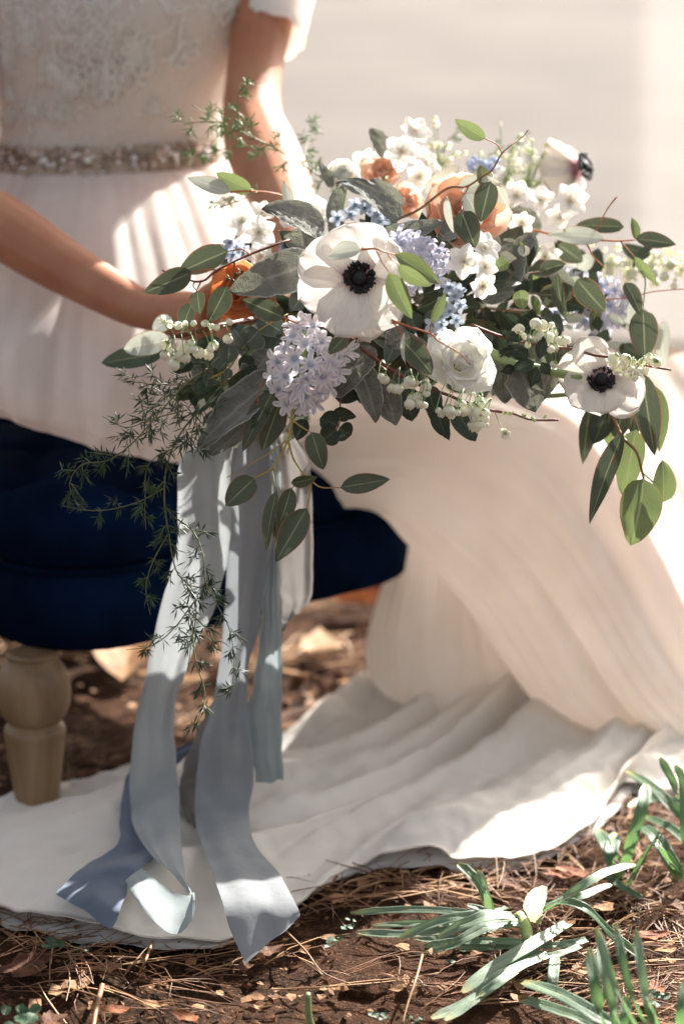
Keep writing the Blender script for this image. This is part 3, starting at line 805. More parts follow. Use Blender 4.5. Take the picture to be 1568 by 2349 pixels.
# ------------------------------------------------------------------ petals, leaves, sprigs
def bdep(u, v):
    d = 2.585
    d += .20 * max(0, min(1, (u - 1000) / 500)) ** 1.2
    d += .24 * max(0, min(1, (600 - v) / 300))
    d += .08 * max(0, min(1, (v - 820) / 300)) + .06 * max(0, min(1, (600 - u) / 350))
    return d
def prof(kind, t):
    if kind == 'euc':      return (math.sin(math.pi * min(1, t) ** .82) ** .80) * (1 - .10 * t)
    if kind == 'euc_wide': return math.sin(math.pi * t ** .78) ** .62
    if kind == 'round':    return math.sqrt(max(0, 1 - (2 * t - 1) ** 2)) * (1 if t > .12 else .75 + 2 * t)
    if kind == 'lamb':     return (math.sin(math.pi * t ** .70) ** .60)
    if kind == 'strap':    return min(1, .75 + t) * min(1, (1.0 - t) * 9) ** .5
    if kind == 'lance':    return math.sin(math.pi * t ** .9) ** 1.15
    if kind == 'anem':     return (min(1, .22 + 1.18 * t ** .85) if t < .62 else math.sqrt(max(0, 1 - ((t - .62) / .38) ** 2.6)))
    if kind == 'point':    return math.sin(math.pi * (.08 + .92 * t) ** .85) ** .75
    if kind == 'tongue':   return min(1, .55 + t) * math.sqrt(max(0, 1 - max(0, (t - .55) / .45) ** 2.4))
    return 1
_r = random.Random(99)
def petal_grid(L, W, kind, cup=.2, curl=0.0, ruffle=0.0, seed=0.0, nu=7, nv=9, fold=0.0, twist=0.0, notch=0.0):
    """local: y along, x across, z the upper face; curl bends the tip (+ up), cup lifts the sides"""
    V = []; U = []
    y = 0; z = 0; ang = 0
    for j in range(nv):
        t = j / (nv - 1); w = max(.012, prof(kind, t)) * W / 2
        if kind == 'lamb': w *= 1 + .10 * noise.noise(Vector((t * 9, seed, 2))) + .06 * noise.noise(Vector((t * 26, seed, 5)))
        a = curl * t ** 1.5
        if j: y += L / (nv - 1) * math.cos(a); z += L / (nv - 1) * math.sin(a)
        for i in range(nu):
            s = 2 * i / (nu - 1) - 1
            x = s * w
            zz = z + cup * W * .5 * s * s * (w / (W / 2)) + fold * abs(x)
            zz += ruffle * W * noise.noise(Vector((s * 2.2 + seed, t * 3.0, seed * 1.7))) * (t ** 1.2) * (.35 + abs(s))
            yy = y - (notch * L * (.5 - .5 * math.cos(s * 9 + seed)) * t ** 6) - .0 
            if kind == 'lamb': zz += W * (.07 * noise.noise(Vector((s * 5 + seed, t * 11, 3))) + .018 * noise.noise(Vector((s * 12, t * 26, seed))))
            if kind == 'anem': yy += L * .05 * noise.noise(Vector((s * 2.5, seed, 4))) * t ** 4
            ct, st = math.cos(twist * t), math.sin(twist * t)
            V.append(Vector((x * ct - 0 * st, yy, zz + x * st))); U.append((i / (nu - 1), t))
    return V, grid_faces(nu, nv), U
def petal_mesh(name, mat, *a, **k):
    V, F, U = petal_grid(*a, **k); return mesh_data(name, V, F, M[mat], U)
def frame(fu=0.0, fv=0.0, spin=0.0):
    """flower frame: Z faces the lens tilted by fu to the right, fv up; X stays the picture's right"""
    Z = (BK + RT * fu + UP * fv).normalized(); X = (RT - Z * RT.dot(Z)).normalized(); Y = Z.cross(X)
    m = Matrix((X, Y, Z)).transposed(); return m @ Matrix.Rotation(spin, 3, 'Z')
def petal_rot(F3, az, elev):
    X, Y, Z = F3.col[0], F3.col[1], F3.col[2]
    rd = X * math.cos(az) + Y * math.sin(az)
    y = rd * math.cos(elev) + Z * math.sin(elev); z = -rd * math.sin(elev) + Z * math.cos(elev); x = y.cross(z)
    return Matrix((x, y, z)).transposed()
def mat4(R, p): m = R.to_4x4(); m.translation = p; return m

def leafV(P0, P1, w, roll=0.0, kind='euc', cup=.15, curl=-.25, ruffle=.05, seed=None, nu=7, nv=11, fold=.12, notch=0.0, twist=0.0, nrm=None):
    seed = _r.uniform(0, 50) if seed is None else seed
    y = (P1 - P0); L = y.length; y.normalize()
    n = (nrm or BK); n = (n - y * n.dot(y)).normalized(); n = Quaternion(y, roll) @ n; x = y.cross(n)
    R = Matrix((x, y, n)).transposed()
    V, F, U = petal_grid(L, w, kind, cup, curl, ruffle, seed, nu, nv, fold, twist, notch)
    # keep base and tip where they belong although the blade bends
    tip = V[(nv - 1) * nu + nu // 2]; q = Vector((0, tip.y, tip.z)).rotation_difference(Vector((0, 1, 0))); sc = L / max(1e-6, math.hypot(tip.y, tip.z))
    return [P0 + R @ (q @ v) * 1.0 if sc == 1 else P0 + R @ ((q @ v) * Vector((1, sc, 1)) if False else Vector(((q @ v).x, (q @ v).y * sc, (q @ v).z))) for v in V], F, U
def leaf(parent, b, t, w, mat='euc', roll=0.0, d=None, dt=None, **k):
    k.setdefault('curl', _r.uniform(-.75, .1)); k.setdefault('ruffle', _r.uniform(.03, .14)); k.setdefault('fold', _r.uniform(.03, .22)); k.setdefault('twist', _r.uniform(-.25, .25))
    """b, t: base and tip in picture px; w: apparent width in px; d, dt: distances"""
    d0 = d if d is not None else bdep(*b) - .03; d1 = dt if dt is not None else d0
    W = sz(w, (d0 + d1) / 2) / max(.3, math.cos(roll))
    V, F, U = leafV(at(b[0], b[1], d0), at(t[0], t[1], d1), W, roll, **k)
    return obj('leaf', V, F, M[mat], parent, U, origin=V[0])
def stem(parent, pts, r, mat='stem_orange', d=None, name='stem', k=6, n=None, taper=.55):
    P = [at(p[0], p[1], p[2] if len(p) > 2 else ((d if d is not None else bdep(p[0], p[1])) - .03)) for p in pts]
    n = n or max(6, 5 * len(pts))
    V, F, U = tube(P, [r * (1 - (1 - taper) * i / (len(P) - 1)) for i in range(len(P))], k, True, n)
    return obj(name, V, F, M[mat], parent, U)
def sprig(loc, label=None, name='eucalyptus_sprig'): return empty(name, at(*loc), BQ, label=label)

# --- anemones
def anemone(cu, cv, d, petals, fr, rc, label, spin=0.0, droop=0.0):
    root = empty('anemone', at(cu, cv, d), BQ, label=label)
    C = at(cu, cv, d); F3 = frame(*fr); Z = F3.col[2]
    s1 = sz(1, d)
    for k, (az, L, W, el, lay) in enumerate(petals):
        R = petal_rot(F3, rad(az), rad(el))
        V, F, U = petal_grid(L * s1, W * s1, 'anem', .24, -.55 if el > 8 else -.25, .15, k * 3.1 + cu, 19, 22, 0, 0, .035)
        V = [R @ v + C - Z * (.0024 * lay + .003) for v in V]
        obj('petal', V, F, M['anemone'], root, U, origin=C)
    rc = rc * s1
    # dome
    V = []; U = []; n = 24
    for j in range(9):
        a = j / 8 * math.pi / 2
        for i in range(n):
            p = F3 @ Vector((math.cos(2*math.pi*i/n) * math.cos(a) * rc * .56, math.sin(2*math.pi*i/n) * math.cos(a) * rc * .56, math.sin(a) * rc * .50))
            V.append(C + p * (1 + .03 * noise.noise(Vector((i, j, 1))))); U.append((i/n, j/8))
    obj('dome', V, grid_faces(n, 9, True), M['dome'], root, U)
    # ring of stamens: fine filaments, each with a bean-shaped anther
    r = random.Random(int(cu)); mb = MB(); ma = MB()
    for i in range(230):
        a = r.uniform(0, 2*math.pi); q = r.choice((.80, .92, 1.02, r.uniform(.66, 1.12))); rr = rc * q; h = rc * r.uniform(.10, .36)
        p0 = C + F3 @ Vector((math.cos(a) * rc * .5, math.sin(a) * rc * .5, 0)); p1 = C + F3 @ Vector((math.cos(a) * rr, math.sin(a) * rr, h))
        V, F, U = tube([p0, p0.lerp(p1, .5) + Z * rc * .05, p1], [rc*.014]*3, 3, False); mb.add(V, F, U)
        dr = (F3 @ Vector((math.cos(a + r.uniform(-.8, .8)), math.sin(a + r.uniform(-.8, .8)), r.uniform(-.3, .8)))).normalized(); l = rc * r.uniform(.07, .12)
        V, F, U = tube([p1 - dr*l, p1 - dr*l*.4, p1 + dr*l*.4, p1 + dr*l], [rc*.03, rc*.075, rc*.075, rc*.02], 6); ma.add(V, F, U)
    mb.build('filaments', M['filament'], root); ma.build('anthers', M['anther'], root)
    # stalk going back into the bouquet
    V, F, U = tube([C - Z*.006, C - Z*.05, C - Z*.09 + at(700,840,2.78)*0 + (at(680,850,2.80)-C)*.25], [.0025, .003, .003], 8, True, 12)
    obj('stalk', V, F, M['stem_green'], root, U)
    return root
anemone(824, 638, 2.545, [(247,152,128,20,0),(311,138,126,15,1.2),(104,134,172,22,.6),(198,148,116,11,2),(158,152,124,14,3),(40,126,122,9,3.4),(281,142,108,3,4.6),(356,92,104,-2,5),(72,118,108,2,5.4)], (.02,.10), 34, 'largest white anemone with black centre, facing the lens')
anemone(1378, 870, 2.70, [(116,112,88,34,0),(166,108,104,24,1.4),(222,104,116,30,1),(268,92,112,34,2),(322,112,112,18,2.4),(5,102,100,14,3),(60,84,90,20,3.4)], (-.05,.22), 29, 'smaller white anemone with black centre at the far right')
anemone(1336, 382, 2.98, [(100,100,110,-38,0),(160,95,110,-50,1),(215,90,100,-45,2),(268,112,95,-18,2.5),(310,90,85,-20,3),(45,84,90,-35,3)], (1.5,.35), 30, 'blurred white anemone seen from the side at the back')

# --- ranunculus: rings of cupped petals
def ranunculus(cu, cv, d, r, fr, mat, label, layers=6, seed=1, ragged=.1, open_=58):
    root = empty('ranunculus', at(cu, cv, d), BQ, label=label); C = at(cu, cv, d); F3 = frame(*fr); Z = F3.col[2]; s1 = sz(r, d); rr = random.Random(seed)
    for k in range(layers):
        f = k / (layers - 1); n = 5 + (k > 1) + (k > 3); rad_ = s1 * (.34 + .66 * f); el = rad(84 - open_ * f)
        for i in range(n):
            az = 2*math.pi*(i + .5 * (k % 2)) / n + rr.uniform(-.25, .25); L = rad_ * 1.25 * rr.uniform(.9, 1.1)
            R = petal_rot(F3, az, el + rr.uniform(-.12, .12) * (3.2 if ragged > .24 else 1))
            V, F, U = petal_grid(L, L * 1.15, 'anem', .34, .50 - .3 * f - rr.uniform(0, .5) * f, ragged, rr.uniform(0, 40), 9, 9, 0, 0, .02)
            off = R.col[1] * 0 + (F3 @ Vector((math.cos(az), math.sin(az), 0))) * rad_ * .30 - Z * (s1 * .42 * f)
            V = [R @ v + C + off for v in V]; obj('petal', V, F, M[mat], root, U, origin=C + off)
    V, F, U = tube([C - Z*s1*.4, C - Z*s1*.9, C - Z*s1*1.4 + (at(680,850,2.8)-C)*.2], [.003]*3, 8, True, 10); obj('stalk', V, F, M['stem_green'], root, U)
    return root
ranunculus(1066, 502, 2.74, 84, (.10,.45), 'orange', 'large peach ranunculus behind hanging round leaves', 5, 1, .08, 40)
ranunculus(556, 676, 2.655, 58, (-.3,.05), 'deep_orange', 'deep orange ranunculus tucked behind the grey felted leaf', 4, 2, .08, 40)
ranunculus(878, 398, 2.86, 44, (-.1,.5), 'orange', 'blurred peach ranunculus at the back of the bouquet', 4, 3, .08, 40)
ranunculus(930, 462, 2.80, 34, (.5,.3), 'orange', None, 4, 4)
ranunculus(836, 742, 2.62, 34, (.0,-.9), 'orange', None, 4, 5)
ranunculus(1056, 836, 2.60, 63, (.35,.25), 'white_ranunculus', 'full white ranunculus above the white bell sprig', 5, 6, .26, 48)
ranunculus(700, 498, 2.74, 44, (.0,.7), 'white_ranunculus', 'white ranunculus behind the top of the large anemone', 5, 7, .2)
ranunculus(787, 404, 2.86, 36, (-.2,.6), 'white_ranunculus', 'greenish white ranunculus bud at the back', 5, 8, .05, 30)

# --- narcissus (paperwhite): six pointed petals and a small cup
NP = [petal_mesh('petal', 'narcissus', 1.0, .80, 'point', .10, c, .10, s, 7, 9, .05) for c, s in ((-.25, 1.0), (-.5, 5.0), (.1, 9.0))]
def cup_mesh():
    V = []; U = []; n = 18
    for j, (r_, z_) in enumerate(((.05,.0), (.12,.05), (.17,.12), (.19,.20), (.20,.22))):
        for i in range(n):
            rr = r_ * (1 + (.06 * math.sin(i * 6 * 2*math.pi/n) if j > 2 else 0)); V.append(Vector((rr*math.cos(2*math.pi*i/n), rr*math.sin(2*math.pi*i/n), z_))); U.append((i/n, j/4))
    return mesh_data('cup', V, grid_faces(n, 5, True), M['narcissus'], U)
NCUP = cup_mesh()
def _ant():
    mb = MB()
    for k in range(4):
        a = k * 1.7; mb.add(*tube([Vector((.03*math.cos(a), .03*math.sin(a), .05)), Vector((.05*math.cos(a), .05*math.sin(a), .17))], [.014, .022], 5))
    return mesh_data('anthers', mb.v, mb.f, M['yellow'], mb.uv)
NANT = _ant()
def narcissus(cu, cv, d, r, fr, spin=0.0, el=8, label=None):
    C = at(cu, cv, d); F3 = frame(*fr); s1 = sz(r * 1.12, d); Z = F3.col[2]; rr = random.Random(int(cu * 7 + cv))
    root = empty('narcissus', C, BQ, label=label)
    for i in range(6):
        az = spin + math.pi / 3 * i + rr.uniform(-.1, .1); R = petal_rot(F3, az, rad(el + (7 if i % 2 else -3) + rr.uniform(-10, 10)))
        put('petal', NP[i % 3], root, C - Z * .0008 * (i % 2), R, s1 * rr.uniform(.93, 1.07))
    put('cup', NCUP, root, C, F3, s1); put('anthers', NANT, root, C, F3, s1)
    e = C - Z * s1 * 1.25 + Vector((0, 0, -s1 * .2))
    V, F, U = tube([C, C.lerp(e, .5) - Z * s1 * .1, e], [s1*.07, s1*.075, s1*.12], 7, True, 10); obj('flower_tube', V, F, M['narcissus'], root, U)
NARC = [(921,348,2.80,42,(-.15,.25),.3,5),(948,304,2.86,40,(.6,.6),.1,22),(975,372,2.86,38,(.7,.3),.7,10),(836,372,2.88,34,(-.6,.4),.2,12),(960,405,2.84,34,(.4,-.3),.5,10),
  (594,533,2.70,40,(-.05,.15),.5,8),(556,508,2.75,36,(-.6,.5),.2,20),(598,588,2.67,34,(.1,.1),.9,8),(600,492,2.77,34,(.1,.8),.3,26),
  (1064,600,2.60,40,(-.25,.05),.35,8),(1108,570,2.64,40,(.55,.35),.2,18),(1106,655,2.60,32,(.35,-.7),.6,22),(1110,612,2.65,34,(.6,0),.9,14),
  (1196,512,2.80,28,(-.1,.1),.3,10),(1184,450,2.86,38,(-.1,.5),.1,22),(1238,462,2.87,38,(.1,.8),.4,30),(1304,462,2.87,44,(.3,.3),.2,24),(1286,500,2.9,38,(-.4,.6),.6,24),
  (1250,590,2.82,36,(-.4,.3),.1,14),(1290,600,2.85,30,(.2,.5),.5,14),(1130,395,2.92,30,(0,.8),.5,20),(870,372,2.9,30,(.2,.8),.5,20)]
for k, a in enumerate(NARC): narcissus(*a)

# --- hyacinths
def floret_mesh(name, mat, n=6, r=1.0, w=.36, curl=-1.5, tube_l=.75, kind='tongue'):
    mb = MB(); F3 = Matrix.Identity(3); rr = random.Random(n + int(100 * w))
    for i in range(n):
        R = petal_rot(F3, 2*math.pi*i/n + rr.uniform(-.12, .12), rad(34 + rr.uniform(-10, 10)))
        V, F, U = petal_grid(r, w, kind, .25, curl * rr.uniform(.75, 1.2), .08, i * 4.0 + w, 5, 8, .05)
        mb.add([R @ v + R.col[1] * .08 for v in V], F, U)
    if tube_l:
        V, F, U = tube([Vector((0, 0, -tube_l)), Vector((0, 0, -tube_l*.6)), Vector((0, 0, 0)), Vector((0, 0, .12))], [.17, .2, .12, .15], 8); mb.add(V, F, [(x[0], .1) for x in U])
    return mesh_data(name, mb.v, mb.f, M[mat], mb.uv)
HY = [floret_mesh('floret', 'hyacinth', 6, 1.0, w_, c_) for w_, c_ in ((.44, -1.2), (.40, -1.9), (.46, -.7), (.38, -1.5), (.42, .3))]
HB = [floret_mesh('floret', 'hyacinth_blue', 6, 1.0, w_, c_) for w_, c_ in ((.36, -1.5), (.40, -1.9))]
def floret_sheet(name, parent, spots, meshes, d, r, spread=1.0, centre=None, seed=1):
    rr = random.Random(seed); cx, cy = centre
    for u, v in spots:
        dx, dy = (u - cx), (v - cy); fx, fy = dx / 75 * spread + rr.uniform(-.25, .25), -dy / 110 * spread + rr.uniform(-.2, .2)
        dd = d + .028 * min(2.2, ((dx/75)**2 + (dy/110)**2)) 
        F3 = frame(fx, fy, rr.uniform(0, 1.05)); q_ = sz(r, dd) * rr.uniform(.8, 1.1)
        put(name, rr.choice(meshes), parent, at(u, v, dd), F3, (q_, q_ * rr.uniform(.85, 1.1), q_ * rr.uniform(.6, 1.3)))
h1 = empty('hyacinth', at(690, 840, 2.60), BQ, label='sharp white and lilac hyacinth spike below the large anemone')
floret_sheet('floret', h1, [(688,742),(716,748),(672,772),(700,790),(735,785),(655,800),(752,802),(640,830),(676,822),(712,838),(752,835),(772,818),(628,862),(655,862),(700,868),(738,862),(768,850),(640,892),(668,900),(700,908),(730,900),(752,885),(658,925),(690,928),(720,922),(676,752),(790,806),(690,882)][::1], HY, 2.565, 38, .8, (700,835), 3)
stem(h1, [(690,760,2.62),(690,860,2.62),(668,945,2.63)], .006, 'stem_green', k=8)
h2 = empty('hyacinth', at(960, 590, 2.64), BQ, label='lavender blue hyacinth right of the large anemone')
floret_sheet('floret', h2, [(925,560),(950,555),(980,560),(1005,575),(935,585),(965,590),(995,600),(1012,605),(940,620),(975,625),(1000,635),(960,650),(915,545),(965,570),(930,660),(985,585)], HB, 2.62, 38, .9, (960,600), 5)
h3 = empty('hyacinth', at(1360, 680, 2.84), BQ, label='blurred blue hyacinth in the right part of the bouquet')
floret_sheet('floret', h3, [(1310,640),(1340,650),(1375,655),(1405,665),(1300,690),(1330,700),(1360,700),(1395,700),(1420,715),(1340,735),(1370,740),(1400,735),(1255,690),(1275,715),(1290,645),(1235,650),(1425,680)], HB, 2.80, 40, .8, (1345,690), 7)
TW = [floret_mesh('floret', 'tweedia', 5, 1.0, w_, c_, .3, 'tongue') for w_, c_ in ((.66, -.5), (.60, -.9))]
t1 = empty('tweedia', at(820, 498, 2.72), BQ, label='pale blue starry blossoms under the curled grey leaf')
floret_sheet('floret', t1, [(803,492),(862,492),(835,478),(870,505),(815,470),(775,500),(885,488),(850,460)], TW, 2.68, 23, .3, (825,492), 2)
t2 = empty('tweedia', at(1035, 700, 2.66), BQ, label='blue blossoms right of the stem over the anemone')
floret_sheet('floret', t2, [(1030,660),(1042,680),(1055,700),(1030,715),(1046,735),(1012,745),(1000,770),(1018,700),(1010,725),(992,745),(1050,668)], TW, 2.64, 21, .5, (1030,710), 3)
t3 = empty('tweedia', at(545, 570, 2.7), BQ, label='blue blossoms at the left below the white narcissus')
floret_sheet('floret', t3, [(528,556),(545,568),(560,580),(535,585),(650,566),(668,576),(655,585),(520,575)], TW, 2.70, 21, .5, (590,570), 4)
def bell_mesh(name, mat):
    V = []; U = []; n = 20; m = 9
    for j in range(m):
        t = j / (m - 1); r_ = math.sin(math.pi * (.02 + .80 * t)) ** .7; z_ = -t * 1.7
        for i in range(n):
            a = 2*math.pi*i/n; rr = r_ * .92 * (1 + .09 * abs(math.sin(2.5 * a)) * math.sin(math.pi*t)); lip = .16 * math.cos(5 * a) if j == m-1 else 0
            V.append(Vector((rr*math.cos(a), rr*math.sin(a), z_ + lip))); U.append((i/n, t))
    return mesh_data(name, V, grid_faces(n, m, True), M[mat], U)
BELL = bell_mesh('blossom', 'bell'); MUSC = bell_mesh('blossom', 'muscari')
OPEN = floret_mesh('blossom', 'bell', 7, 1.0, .52, .4, .2, 'tongue')
def bells(parent, spots, d, r, hang=1.0, seed=1, src=None, mesh=None, zj=.02):
    rr = random.Random(seed); mb = MB()
    for u, v in spots:
        dd = d + rr.uniform(-zj, zj); dirv = (Vector((0, 0, 1)) * hang + Vector((rr.uniform(-.6, .6), rr.uniform(-.5, .5), rr.uniform(-.3, .3)))).normalized()
        R = dirv.to_track_quat('Z', 'Y').to_matrix(); s_ = sz(r * 1.2, dd) * rr.uniform(.5, 1.12); P = at(u, v, dd) + dirv * s_ * .8
        put('blossom', mesh or BELL, parent, P, R, s_)
        if src:
            q = min(src, key=lambda w: (w[0]-u)**2 + (w[1]-v)**2); Q = at(q[0], q[1], d)
            V, F, U = tube([P, P.lerp(Q, .5) + Vector((0, 0, .004)), Q], [.0006]*3, 4, False, 7); mb.add(V, F, U)
            V, F, U = tube([P - dirv*.12*s_, P + dirv * .06*s_], [s_*.55, s_*.12], 5); mb.add(V, F, U)
    if mb.v: mb.build('flower_stalks', M['stem_green'], parent)
b1 = empty('white_bell_sprig', at(450, 768, 2.56), BQ, label='cut woody sprig with round white bells at the left of the bouquet')
stem(b1, [(392,770,2.55),(430,765,2.55),(480,752,2.56),(530,742,2.58),(600,728,2.64)], .0032, 'stem_red', taper=1.1)
lb = [(400+i*16, 769-i*3) for i in range(9)]
bells(b1, [(410,748),(425,742),(470,744),(485,748),(497,752),(388,745),(525,740),(445,742)], 2.545, 11, -.3, 1, lb)
bells(b1, [(380,790),(378,812),(400,822),(415,800),(408,812),(392,802),(425,820),(400,835),(430,795),(445,800),(484,798),(478,810),(490,790),(440,785),(523,775),(455,806)], 2.545, 11.5, 1, 2, lb)
put('blossom', OPEN, b1, at(380, 738, 2.54), frame(-.7,.5), sz(17, 2.54))
b2 = empty('white_bell_sprig', at(1000, 890, 2.60), BQ, label='dark red twig hung with white bells, reaching out below the white ranunculus')
stem(b2, [(780,760,2.68),(854,818,2.62),(915,858,2.60),(975,888,2.58),(1025,905,2.57),(1066,922,2.57),(1126,941,2.57),(1175,948,2.57),(1217,962,2.57),(1280,963,2.57)], .0022, 'stem_red', n=50)
l2 = [(854+i*21, 820+i*7.2) for i in range(21)]
bells(b2, [(882,868),(872,862),(898,888),(912,890),(925,884),(940,872),(952,876),(968,880),(935,880),(945,912),(958,908),(962,925),(972,928),(940,925),(975,885),(978,900)], 2.575, 11.5, 1, 3, l2)
bells(b2, [(1004,940),(1012,948),(1022,940),(1035,952),(1030,940),(1048,945),(1062,942),(1070,938),(1050,925),(1085,930),(1098,942),(1105,925),(1090,950),(1108,958),(1078,972),(1090,975),(1102,974),(1112,972),(1098,915),(1112,945),(1085,960),(1060,925)], 2.56, 12.5, 1, 4, l2)
put('blossom', OPEN, b2, at(1157, 992, 2.56), frame(.2,-.5), sz(19, 2.56)); put('blossom', OPEN, b2, at(1157, 990, 2.562), frame(-.2,-.2, .5), sz(14, 2.56))
stem(b2, [(1134,943,2.57),(1142,965,2.565),(1152,985,2.56)], .0007, 'stem_green')
for i, (u, v) in enumerate(((1150,943),(1168,952),(1195,948),(1198,958),(1160,944),(1244,960),(1216,955),(1222,968))): leaf(b2, (u, v), (u+9, v-9 if i % 2 else v+8), 6, 'euc_green', .3, d=2.565)
b3 = empty('white_bell_sprig', at(1250, 780, 2.68), BQ, label='white bell twig passing behind the smaller anemone at the right')
stem(b3, [(1080,745,2.66),(1145,770,2.67),(1230,790,2.70),(1310,800,2.72),(1361,814,2.67),(1420,822,2.66),(1480,838,2.66),(1538,848,2.66)], .0022, 'stem_red', n=40)
l3 = [(1130+i*20, 765+i*4) for i in range(21)]
bells(b3, [(1185,758),(1194,770),(1180,775),(1232,768),(1245,750),(1262,745),(1270,762),(1255,772),(1288,785),(1295,780),(1262,800),(1275,795),(1270,835),(1240,745),(1282,778),(1190,752),(1210,790),(1228,740)], 2.665, 11.5, .6, 5, l3)
bells(b3, [(1400,832),(1415,838),(1430,835),(1445,845),(1425,855),(1440,862),(1455,866),(1463,850),(1478,822),(1488,815),(1470,830),(1503,829),(1480,850),(1450,830),(1435,822),(1408,820),(1495,822)], 2.64, 11.5, .4, 6, l3)
b4 = empty('white_bell_sprig', at(1450, 610, 2.92), BQ, label='blurred spray of tiny greenish white blossoms reaching past the right edge')
stem(b4, [(1230,585,2.9),(1300,600,2.9),(1400,604,2.92),(1470,605,2.94),(1600,600,2.96)], .0018, 'stem_green', n=30)
rr_ = random.Random(8)
bells(b4, [(rr_.uniform(1340, 1600), rr_.gauss(612, 22)) for _ in range(110)], 2.93, 9.5, .2, 7)
b5 = empty('white_filler_sprig', at(1190, 380, 2.98), BQ, label='blurred airy spray of tiny white blossoms at the back')
bells(b5, [(rr_.gauss(1185, 38), rr_.gauss(385, 38)) for _ in range(60)], 2.98, 7, .2, 9, [(1180, 450), (1160, 430), (1210, 440)])
b6 = empty('muscari', at(1100, 380, 2.92), BQ, label='small blurred blue grape hyacinth at the back')
bells(b6, [(1078+i*7+rr_.uniform(-5,5), 372+rr_.uniform(-12,22)) for i in range(10) for _ in range(3)], 2.92, 7, .3, 10, None, MUSC)
b7 = empty('white_filler_sprig', at(1030, 350, 2.95), BQ)
bells(b7, [(rr_.gauss(1010, 20), rr_.gauss(350, 28)) for _ in range(22)], 2.96, 7, .2, 11, [(1005, 400)])

# --- eucalyptus and other leaves, measured one by one
a = sprig((500,620,2.56), 'red-stemmed eucalyptus spray reaching over her forearm')
stem(a, [(665,550,2.60),(652,554,2.58),(573,583,2.56),(499,619,2.54),(470,642,2.54),(445,645,2.54),(420,635,2.54),(372,620,2.54)], .0016, 'stem_red', n=40)
stem(a, [(573,583,2.556),(555,572,2.55),(522,576,2.55)], .0011); stem(a, [(499,619,2.545),(475,618,2.54),(440,624,2.54)], .0011)
stem(a, [(448,645,2.54),(443,655,2.54),(454,668,2.54)], .001); stem(a, [(462,643,2.54),(452,665,2.56),(442,694,2.57)], .001); stem(a, [(538,603,2.55),(532,632,2.56),(521,656,2.58)], .0013)
leaf(a, (522,576), (412,624), 60, 'euc', .25, d=2.55, dt=2.56, kind='euc_wide'); leaf(a, (440,624), (328,671), 58, 'euc', -.2, d=2.54, dt=2.53, kind='euc')
leaf(a, (454,668), (459,720), 40, 'euc', .4, d=2.54, kind='euc_wide'); leaf(a, (521,656), (477,740), 54, 'euc', -.3, d=2.58, kind='euc'); leaf(a, (442,694), (418,764), 44, 'euc', .4, d=2.575)
leaf(a, (652,729), (556,686), 54, 'euc', .1, d=2.575); stem(a, [(652,729,2.575),(690,742,2.58),(730,735,2.59)], .0012)
s_ = sprig((570,770,2.6), 'round-leaved silver eucalyptus left of the hyacinth')
leaf(s_, (645,760), (590,728), 60, 'euc_round', .2, d=2.60, kind='round'); leaf(s_, (594,758), (562,790), 62, 'euc_round', -.3, d=2.585, kind='round'); leaf(s_, (594,760), (640,775), 58, 'euc_round', .5, d=2.61, kind='round')
leaf(s_, (560,790), (530,748), 52, 'euc_round', .5, d=2.585, kind='round'); leaf(s_, (524,792), (524,832), 46, 'euc_round', -.1, d=2.585, kind='round'); leaf(s_, (540,795), (572,800), 42, 'euc_round', -.5, d=2.60, kind='round')
leaf(s_, (508,812), (482,838), 52, 'euc_round', .2, d=2.63, kind='round'); leaf(s_, (526,845), (522,868), 21, 'euc_round', .1, d=2.60, kind='round'); leaf(s_, (480,862), (470,908), 38, 'euc_round', .3, d=2.64, kind='round')
leaf(s_, (512,892), (478,930), 56, 'euc_round', -.2, d=2.645, kind='round'); leaf(s_, (500,850), (505,800), 50, 'euc_round', -.2, d=2.66, kind='round'); leaf(s_, (550,850), (590,830), 50, 'euc_dark', -.2, d=2.66, kind='round')
stem(s_, [(480,870,2.64),(524,845,2.62),(548,810,2.60),(594,758,2.59),(660,720,2.6)], .0013, 'stem_yellow')
s_ = sprig((340,800,2.72), 'pair of broad leaves, one pale and one dark, at the far left')
leaf(s_, (392,782), (284,800), 58, 'euc_pale', .2, d=2.70, dt=2.74, kind='euc_wide'); leaf(s_, (380,808), (233,832), 54, 'euc_dark', .3, d=2.74, dt=2.78, kind='euc_wide'); leaf(s_, (395,730), (350,760), 40, 'euc_pale', .3, d=2.76, kind='euc_wide')
s_ = sprig((560,440,2.78), 'upper left eucalyptus spray in front of her arm')
stem(s_, [(529,440,2.72),(575,438,2.73),(640,446,2.75),(722,475,2.80)], .0014); stem(s_, [(590,440,2.73),(560,455,2.72),(500,477,2.71)], .0008, 'stem_brown')
leaf(s_, (529,440), (429,407), 40, 'euc_pale', .3, d=2.72); leaf(s_, (577,437), (497,396), 38, 'euc_green', -.4, d=2.73, kind='euc_wide'); leaf(s_, (664,486), (651,414), 26, 'euc_pale', .5, d=2.74)
s_ = sprig((860,580,2.50), 'eucalyptus spray lying across the petals of the large anemone')
stem(s_, [(828,572,2.475),(862,570,2.475),(880,577,2.48),(905,583,2.49)], .0014); stem(s_, [(864,576,2.478),(875,600,2.48),(892,625,2.49)], .0009); stem(s_, [(888,578,2.482),(895,592,2.48),(912,607,2.48)], .0009); stem(s_, [(905,583,2.49),(930,600,2.55),(960,640,2.62)], .0012)
leaf(s_, (828,573), (751,590), 42, 'euc_pale', .5, d=2.475, dt=2.49, kind='euc_wide'); leaf(s_, (905,583), (1006,651), 50, 'euc_green', -.3, d=2.49, dt=2.52, kind='euc')
leaf(s_, (912,607), (988,655), 34, 'euc_green', .6, d=2.475, dt=2.49, kind='euc'); leaf(s_, (892,625), (944,731), 50, 'euc_green', .2, d=2.49, dt=2.49, kind='euc')
